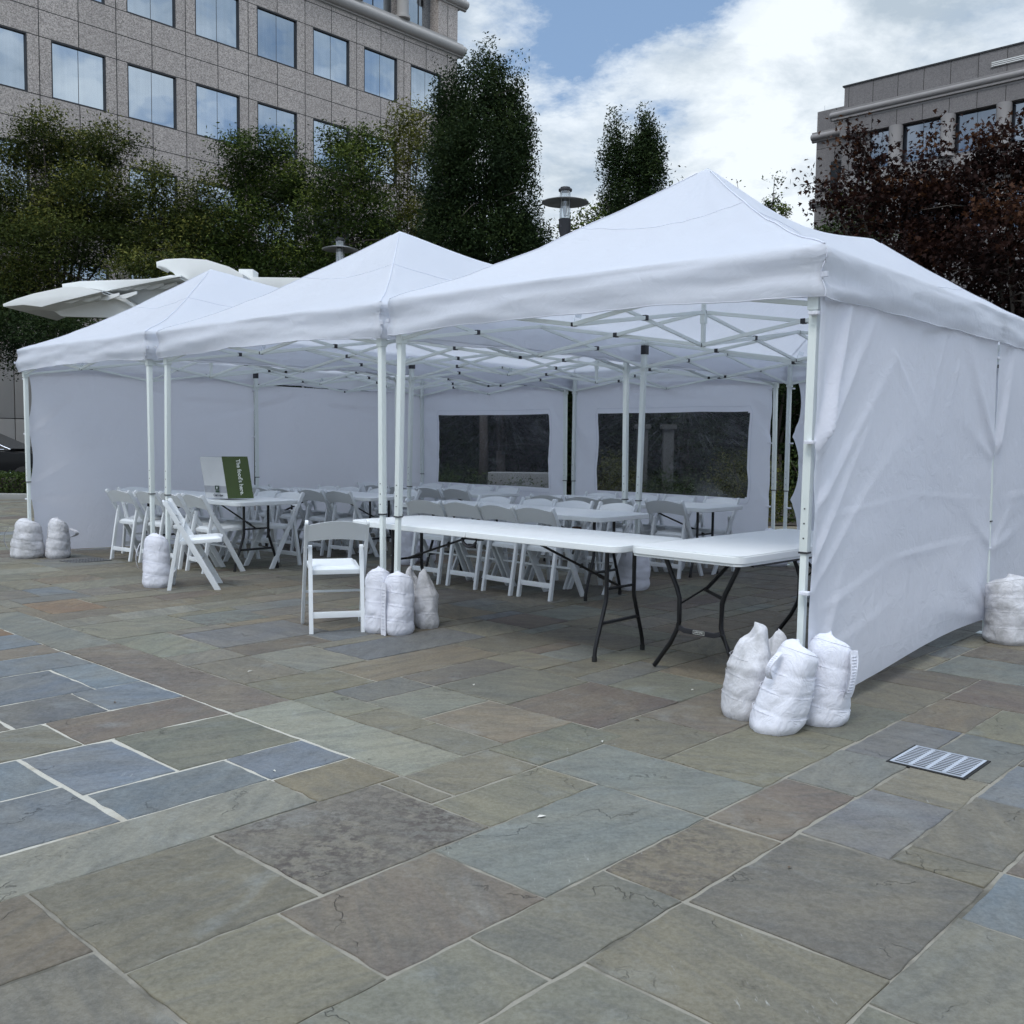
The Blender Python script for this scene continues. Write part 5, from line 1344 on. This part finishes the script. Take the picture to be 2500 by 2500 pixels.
tree('slender green tree top poking up behind the nearest tent peak', 'tree', 32, [(1443, 352, 6, 12, .7), (1444, 385, 12, 22, .8), (1446, 430, 26, 30), (1372, 352, 5, 4, .4), (1440, 500, 50, 50)], M['leafgreen'], .14, 480, seed=12, clus=.14)
GM = 'maroon maples on the right'
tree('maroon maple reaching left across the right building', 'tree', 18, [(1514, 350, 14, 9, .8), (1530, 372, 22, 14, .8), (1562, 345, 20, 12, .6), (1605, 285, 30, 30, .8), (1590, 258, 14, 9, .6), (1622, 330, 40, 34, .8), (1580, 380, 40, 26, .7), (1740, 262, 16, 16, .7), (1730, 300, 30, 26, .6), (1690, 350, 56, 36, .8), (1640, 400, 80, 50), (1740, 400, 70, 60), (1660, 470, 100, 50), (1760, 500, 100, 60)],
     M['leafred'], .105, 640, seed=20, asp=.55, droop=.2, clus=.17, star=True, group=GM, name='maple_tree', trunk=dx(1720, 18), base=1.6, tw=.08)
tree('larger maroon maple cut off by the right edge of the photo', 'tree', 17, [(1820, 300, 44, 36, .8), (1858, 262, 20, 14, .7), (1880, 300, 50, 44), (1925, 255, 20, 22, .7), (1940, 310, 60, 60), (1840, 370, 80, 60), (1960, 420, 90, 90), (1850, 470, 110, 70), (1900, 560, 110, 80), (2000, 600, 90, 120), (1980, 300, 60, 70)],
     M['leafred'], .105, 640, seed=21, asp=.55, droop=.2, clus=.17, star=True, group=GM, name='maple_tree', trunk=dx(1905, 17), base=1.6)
tree('small dark green tree between the right building corner and the maple', 'tree', 21, [(1590, 410, 26, 40, .9), (1560, 445, 34, 28), (1600, 480, 60, 40)], M['leafgreen'], .12, 560, seed=22)
# shrubs seen dimly through the vinyl windows
def shrub(label, x, y, r, h, mat, seed, n=5000, leaf=.07, group='shrubs behind the back sidewalls'):
    rg = np.random.default_rng(seed); t = thing('shrub', label, 'shrub', (x, y, FZ), 0, group)
    nc = 90; u = rg.normal(0, 1, (nc, 3)); u /= np.linalg.norm(u, axis=1)[:, None]; u[:, 2] = abs(u[:, 2])
    cc = u * (rg.uniform(.2, 1, nc) ** .4)[:, None] * np.array([r, r * .8, h]); i = rg.integers(0, nc, n); ct = rg.uniform(.1, .9, nc)
    c = cc[i] + rg.normal(0, .12, (n, 3)); c[:, 2] = np.maximum(c[:, 2], .03)
    link('foliage', leaf_mesh('foliage', c, leaf, mat, seed + 3, .5, tone=ct[i]), t)
    b = MB()
    for k in range(6):
        a = k; b.tube([(0, 0, 0), (math.cos(a) * r * .3, math.sin(a) * r * .3, h * .5), (math.cos(a) * r * .6, math.sin(a) * r * .5, h * .85)], [.02, .014, .006], 5)
    b.build('stem', M['bark'], t)
sh = [(-2.4, 18.2, .9, 1.2, 'leafhedge', 'low green shrub seen at the left side of the left vinyl window'), (-1.2, 18.8, .9, .95, 'leafhedge', 'low green shrub in the lower left of the left vinyl window'), (.4, 18.4, .9, .62, 'leafhedge', 'low green shrub in the lower right of the left vinyl window'),
      (1.9, 18.0, .6, 1.15, 'leafyellow', 'yellow-green shrub at the left side of the right vinyl window'), (3.1, 18.6, .9, .85, 'leafhedge', 'low green shrub in the middle of the right vinyl window'), (4.3, 18.2, .8, 1.35, 'leafyellow', 'taller yellow-green shrub at the right side of the right vinyl window'), (5.6, 18.0, .9, 1.4, 'leafhedge', 'green shrub right of the right vinyl window')]
for k, (x, y, r, h_, m, l) in enumerate(sh): shrub(l, x, y, r, h_, M[m], 40 + k)
for k, x in enumerate((-7.0, -4.6, -2.4, -.2, 2.0, 4.2, 6.4, 8.8, 11.4)):
    tree('dense dark understorey tree number'.replace(' number', '') + ' ' + ['at the left end of the row behind the tents', 'behind the left tent roof', 'behind the left vinyl window, left side', 'behind the left vinyl window, right side', 'in the gap between the two vinyl windows', 'behind the right vinyl window', 'right of the right vinyl window', 'under the first maroon maple', 'under the second maroon maple'][k], 'tree', 23.5,
         [(966 + (x + dxx) / 23.5 * 1857, 832 - (hh - 1.35) / 23.5 * 1857, 95, 80) for dxx, hh in ((-.5, 1.2), (.5, 2.2), (0, 3.2), (-.4, 3.9))], M['leafdark'], .15, 300, seed=60 + k, group='dark understorey trees behind the tents', name='understorey_tree')
b = MB(); b.box((0, 0, .45), (1.5, .5, .5)); o = b.build('stone_bench', M['kerb'], None, bevel=.06, loc=(.25, 20.0, FZ + .1)); tag(o, 'pale stone block seen blurred through the left vinyl window', 'stone block')
for k, x in enumerate((2.75, 3.3)):
    b = MB(); b.box((0, 0, .85), (.22, .22, 1.7)); b.box((0, 0, 1.75), (.32, .32, .10)); o = b.build('stone_pier', M['pierstone'], None, bevel=.01, loc=(x, 21.0, FZ + .02)); tag(o, ('left' if k == 0 else 'right') + ' one of two pale piers seen through the right vinyl window', 'pier', 'pale stone piers')
t = thing('tall_hedge', 'tall dark hedge closing off the planting bed behind the tents', 'hedge', (3.5, 25.6, FZ), 0)
rg = np.random.default_rng(15); n = 42000; LX, LY, LZ = 23.0, 1.6, 3.3
c = np.stack([rg.uniform(-LX / 2, LX / 2, n), -LY / 2 + rg.normal(0, .16, n), rg.uniform(0, LZ, n)], 1); k = rg.random(n) < .3; c[k, 2] = LZ + rg.normal(0, .15, k.sum()); c[k, 1] = rg.uniform(-LY / 2, LY / 2, k.sum())
link('foliage', leaf_mesh('foliage', c, .15, M['leafdark'], 19, .6), t)
b = MB(); b.box((0, 0, LZ / 2), (LX - .2, LY - .3, LZ - .1)); b.build('woody_core', M['bark'], t)
# clipped hedge
t = thing('hedge', 'low clipped green hedge along the kerb at the far left', 'hedge', (-12.6, 23.3, FZ), 0)
rg = np.random.default_rng(5); n = 26000; LX, LY, LZ = 9.0, 1.3, .50
c = np.stack([rg.uniform(-LX / 2, LX / 2, n), rg.uniform(-LY / 2, LY / 2, n), rg.uniform(0, LZ, n)], 1)
f = rg.integers(0, 3, n); c[f == 0, 1] = -LY / 2 + rg.normal(0, .03, (f == 0).sum()); c[f == 1, 2] = LZ + rg.normal(0, .03, (f == 1).sum())
link('foliage', leaf_mesh('foliage', c, .075, M['leafhedge'], 9, .6), t)
b = MB(); b.box((0, 0, LZ / 2 - .04), (LX - .1, LY - .2, LZ - .1)); b.build('woody_core', M['bark'], t)

# ------------------------------------------------------------------ SKY, SUN, CAMERA
SUN_EL, SUN_AZ = R(58), R(205)
w = bpy.data.worlds.new('World'); scene.world = w; w.use_nodes = True
nt = w.node_tree
for n in list(nt.nodes): nt.nodes.remove(n)
h = NT(nt)
out = h.n('ShaderNodeOutputWorld')
sky = h.n('ShaderNodeTexSky', sky_type='NISHITA', sun_disc=False, sun_elevation=SUN_EL, sun_rotation=SUN_AZ, air_density=1.0, dust_density=1.2, ozone_density=1.2)
tc = h.n('ShaderNodeTexCoord').outputs['Generated']
sp = h.n('ShaderNodeSeparateXYZ', {0: tc})
zz = h.math('ADD', h.math('MAXIMUM', sp.outputs[2], 0.0), 0.28)
pv = h.n('ShaderNodeCombineXYZ', {0: h.math('DIVIDE', sp.outputs[0], zz), 1: h.math('DIVIDE', sp.outputs[1], zz), 2: h.math('MULTIPLY', sp.outputs[2], 1.5)}).outputs[0]
base = h.noise(h.mapping(pv, (1, 1, 1), (3.1, 1.7, 0)), 2.1, 8, 0.60, 0.2)
det = h.noise(h.mapping(pv, (1, 1, 1), (7, 2, 0)), 6.5, 8, 0.66, 0.15)
fldv = h.math('ADD', h.math('MULTIPLY', base, 0.62), h.math('MULTIPLY', det, 0.38))
def skydir(u, v):
    # photo direction (2500-px frame) -> unit vector
    f_, pi_, ro_ = 2402.94, .0721, .0125
    a, b_ = u - 1250, v - 1250; cr, sr = math.cos(ro_), math.sin(ro_)
    X = (cr * a + sr * b_) / f_; U = -(-sr * a + cr * b_) / f_; c_, s_ = math.cos(pi_), math.sin(pi_)
    return Vector((X, c_ + s_ * U, -s_ + c_ * U)).normalized()
for (u, v, rad, amp) in ((1480, 10, .10, -.17), (1680, 50, .085, -.19), (1300, 10, .05, -.08), (1390, 190, .045, -.09), (1665, 315, .036, -.11), (1640, 140, .035, .05), (1590, 130, .04, .07), (1200, 170, .10, .10), (1930, 200, .12, .16), (1350, 420, .14, .10), (2200, 60, .20, .14), (900, -900, .6, -.06), (3300, -600, .5, -.06), (1800, 480, .10, .08), (1780, 230, .04, .08)):
    dvec = skydir(u, v)
    dp = h.n('ShaderNodeVectorMath', {0: tc, 1: tuple(dvec)}, operation='DISTANCE').outputs['Value']
    g = h.math('POWER', 2.718, h.math('MULTIPLY', h.math('POWER', h.math('DIVIDE', dp, rad), 2.0), -1.0))
    fldv = h.math('ADD', fldv, h.math('MULTIPLY', g, amp))
mask = h.ramp(fldv, [(0.405, 0.0), (0.455, 0.45), (0.50, 0.80), (0.60, 1.0)])
# cloud body shading: lit tops, grey bellies
shn = h.math('ADD', h.math('MULTIPLY', h.noise(h.mapping(pv, (1, 1, 1), (3.16, 1.62, 0)), 3.0, 8, 0.60, 0.2), 0.8), h.math('MULTIPLY', det, 0.2))
body = h.ramp(shn, [(0.41, 0.0), (0.50, 0.55), (0.57, 1.0)])
cc = h.mix(body, (0.42, 0.50, 0.58), (0.79, 0.85, 0.90))
hor = h.ramp(sp.outputs[2], [(0.0, 0.0), (0.35, 1.0)])
blue = h.mix(0.55, h.mix(1.0, sky.outputs[0], (0.10, 0.10, 0.10), 'MULTIPLY'), (0.27, 0.42, 0.66))
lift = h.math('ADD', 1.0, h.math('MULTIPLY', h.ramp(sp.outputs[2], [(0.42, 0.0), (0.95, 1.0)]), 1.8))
ccl = h.mix(mask, blue, cc)
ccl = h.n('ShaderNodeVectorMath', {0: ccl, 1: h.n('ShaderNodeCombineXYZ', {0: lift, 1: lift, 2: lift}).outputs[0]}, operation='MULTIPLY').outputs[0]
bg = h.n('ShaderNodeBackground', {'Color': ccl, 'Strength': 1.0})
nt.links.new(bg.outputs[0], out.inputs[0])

sd = bpy.data.lights.new('sun', 'SUN'); sd.energy = 1.25; sd.angle = R(25); sd.color = (1.0, 0.97, 0.93)
so = bpy.data.objects.new('sun', sd); col.objects.link(so)
dirv = Vector((math.sin(SUN_AZ) * math.cos(SUN_EL), math.cos(SUN_AZ) * math.cos(SUN_EL), math.sin(SUN_EL)))
so.rotation_euler = dirv.to_track_quat('Z', 'Y').to_euler(); so.location = (0, 0, 60)

cam = bpy.data.cameras.new('camera'); co = bpy.data.objects.new('camera', cam); col.objects.link(co); scene.camera = co
pi_, ro_ = .0721, .0125
fwd = Vector((0, math.cos(pi_), -math.sin(pi_))); up = Vector((0, math.sin(pi_), math.cos(pi_))); rt = Vector((1, 0, 0))
cr, sr = math.cos(ro_), math.sin(ro_)
r2 = rt * cr + up * sr; u2 = up * cr - rt * sr
m = Matrix((r2, u2, -fwd)).transposed().to_4x4(); m.translation = (0, 0, 1.3485)
co.matrix_world = m
cam.sensor_width = 36; cam.lens = 2402.94 / 2500 * 36; cam.clip_start = .05; cam.clip_end = 4000
scene.view_settings.view_transform = 'Standard'; scene.view_settings.look = 'None'; scene.view_settings.exposure = 0.24; scene.view_settings.gamma = 1
scene.render.engine = 'CYCLES'
scene.cycles.max_bounces = 5; scene.cycles.diffuse_bounces = 3; scene.cycles.glossy_bounces = 3; scene.cycles.transparent_max_bounces = 10; scene.cycles.transmission_bounces = 4; scene.cycles.use_adaptive_sampling = True; scene.cycles.adaptive_threshold = 0.03; scene.cycles.caustics_reflective = False; scene.cycles.caustics_refractive = False
scene.cycles.use_denoising = True
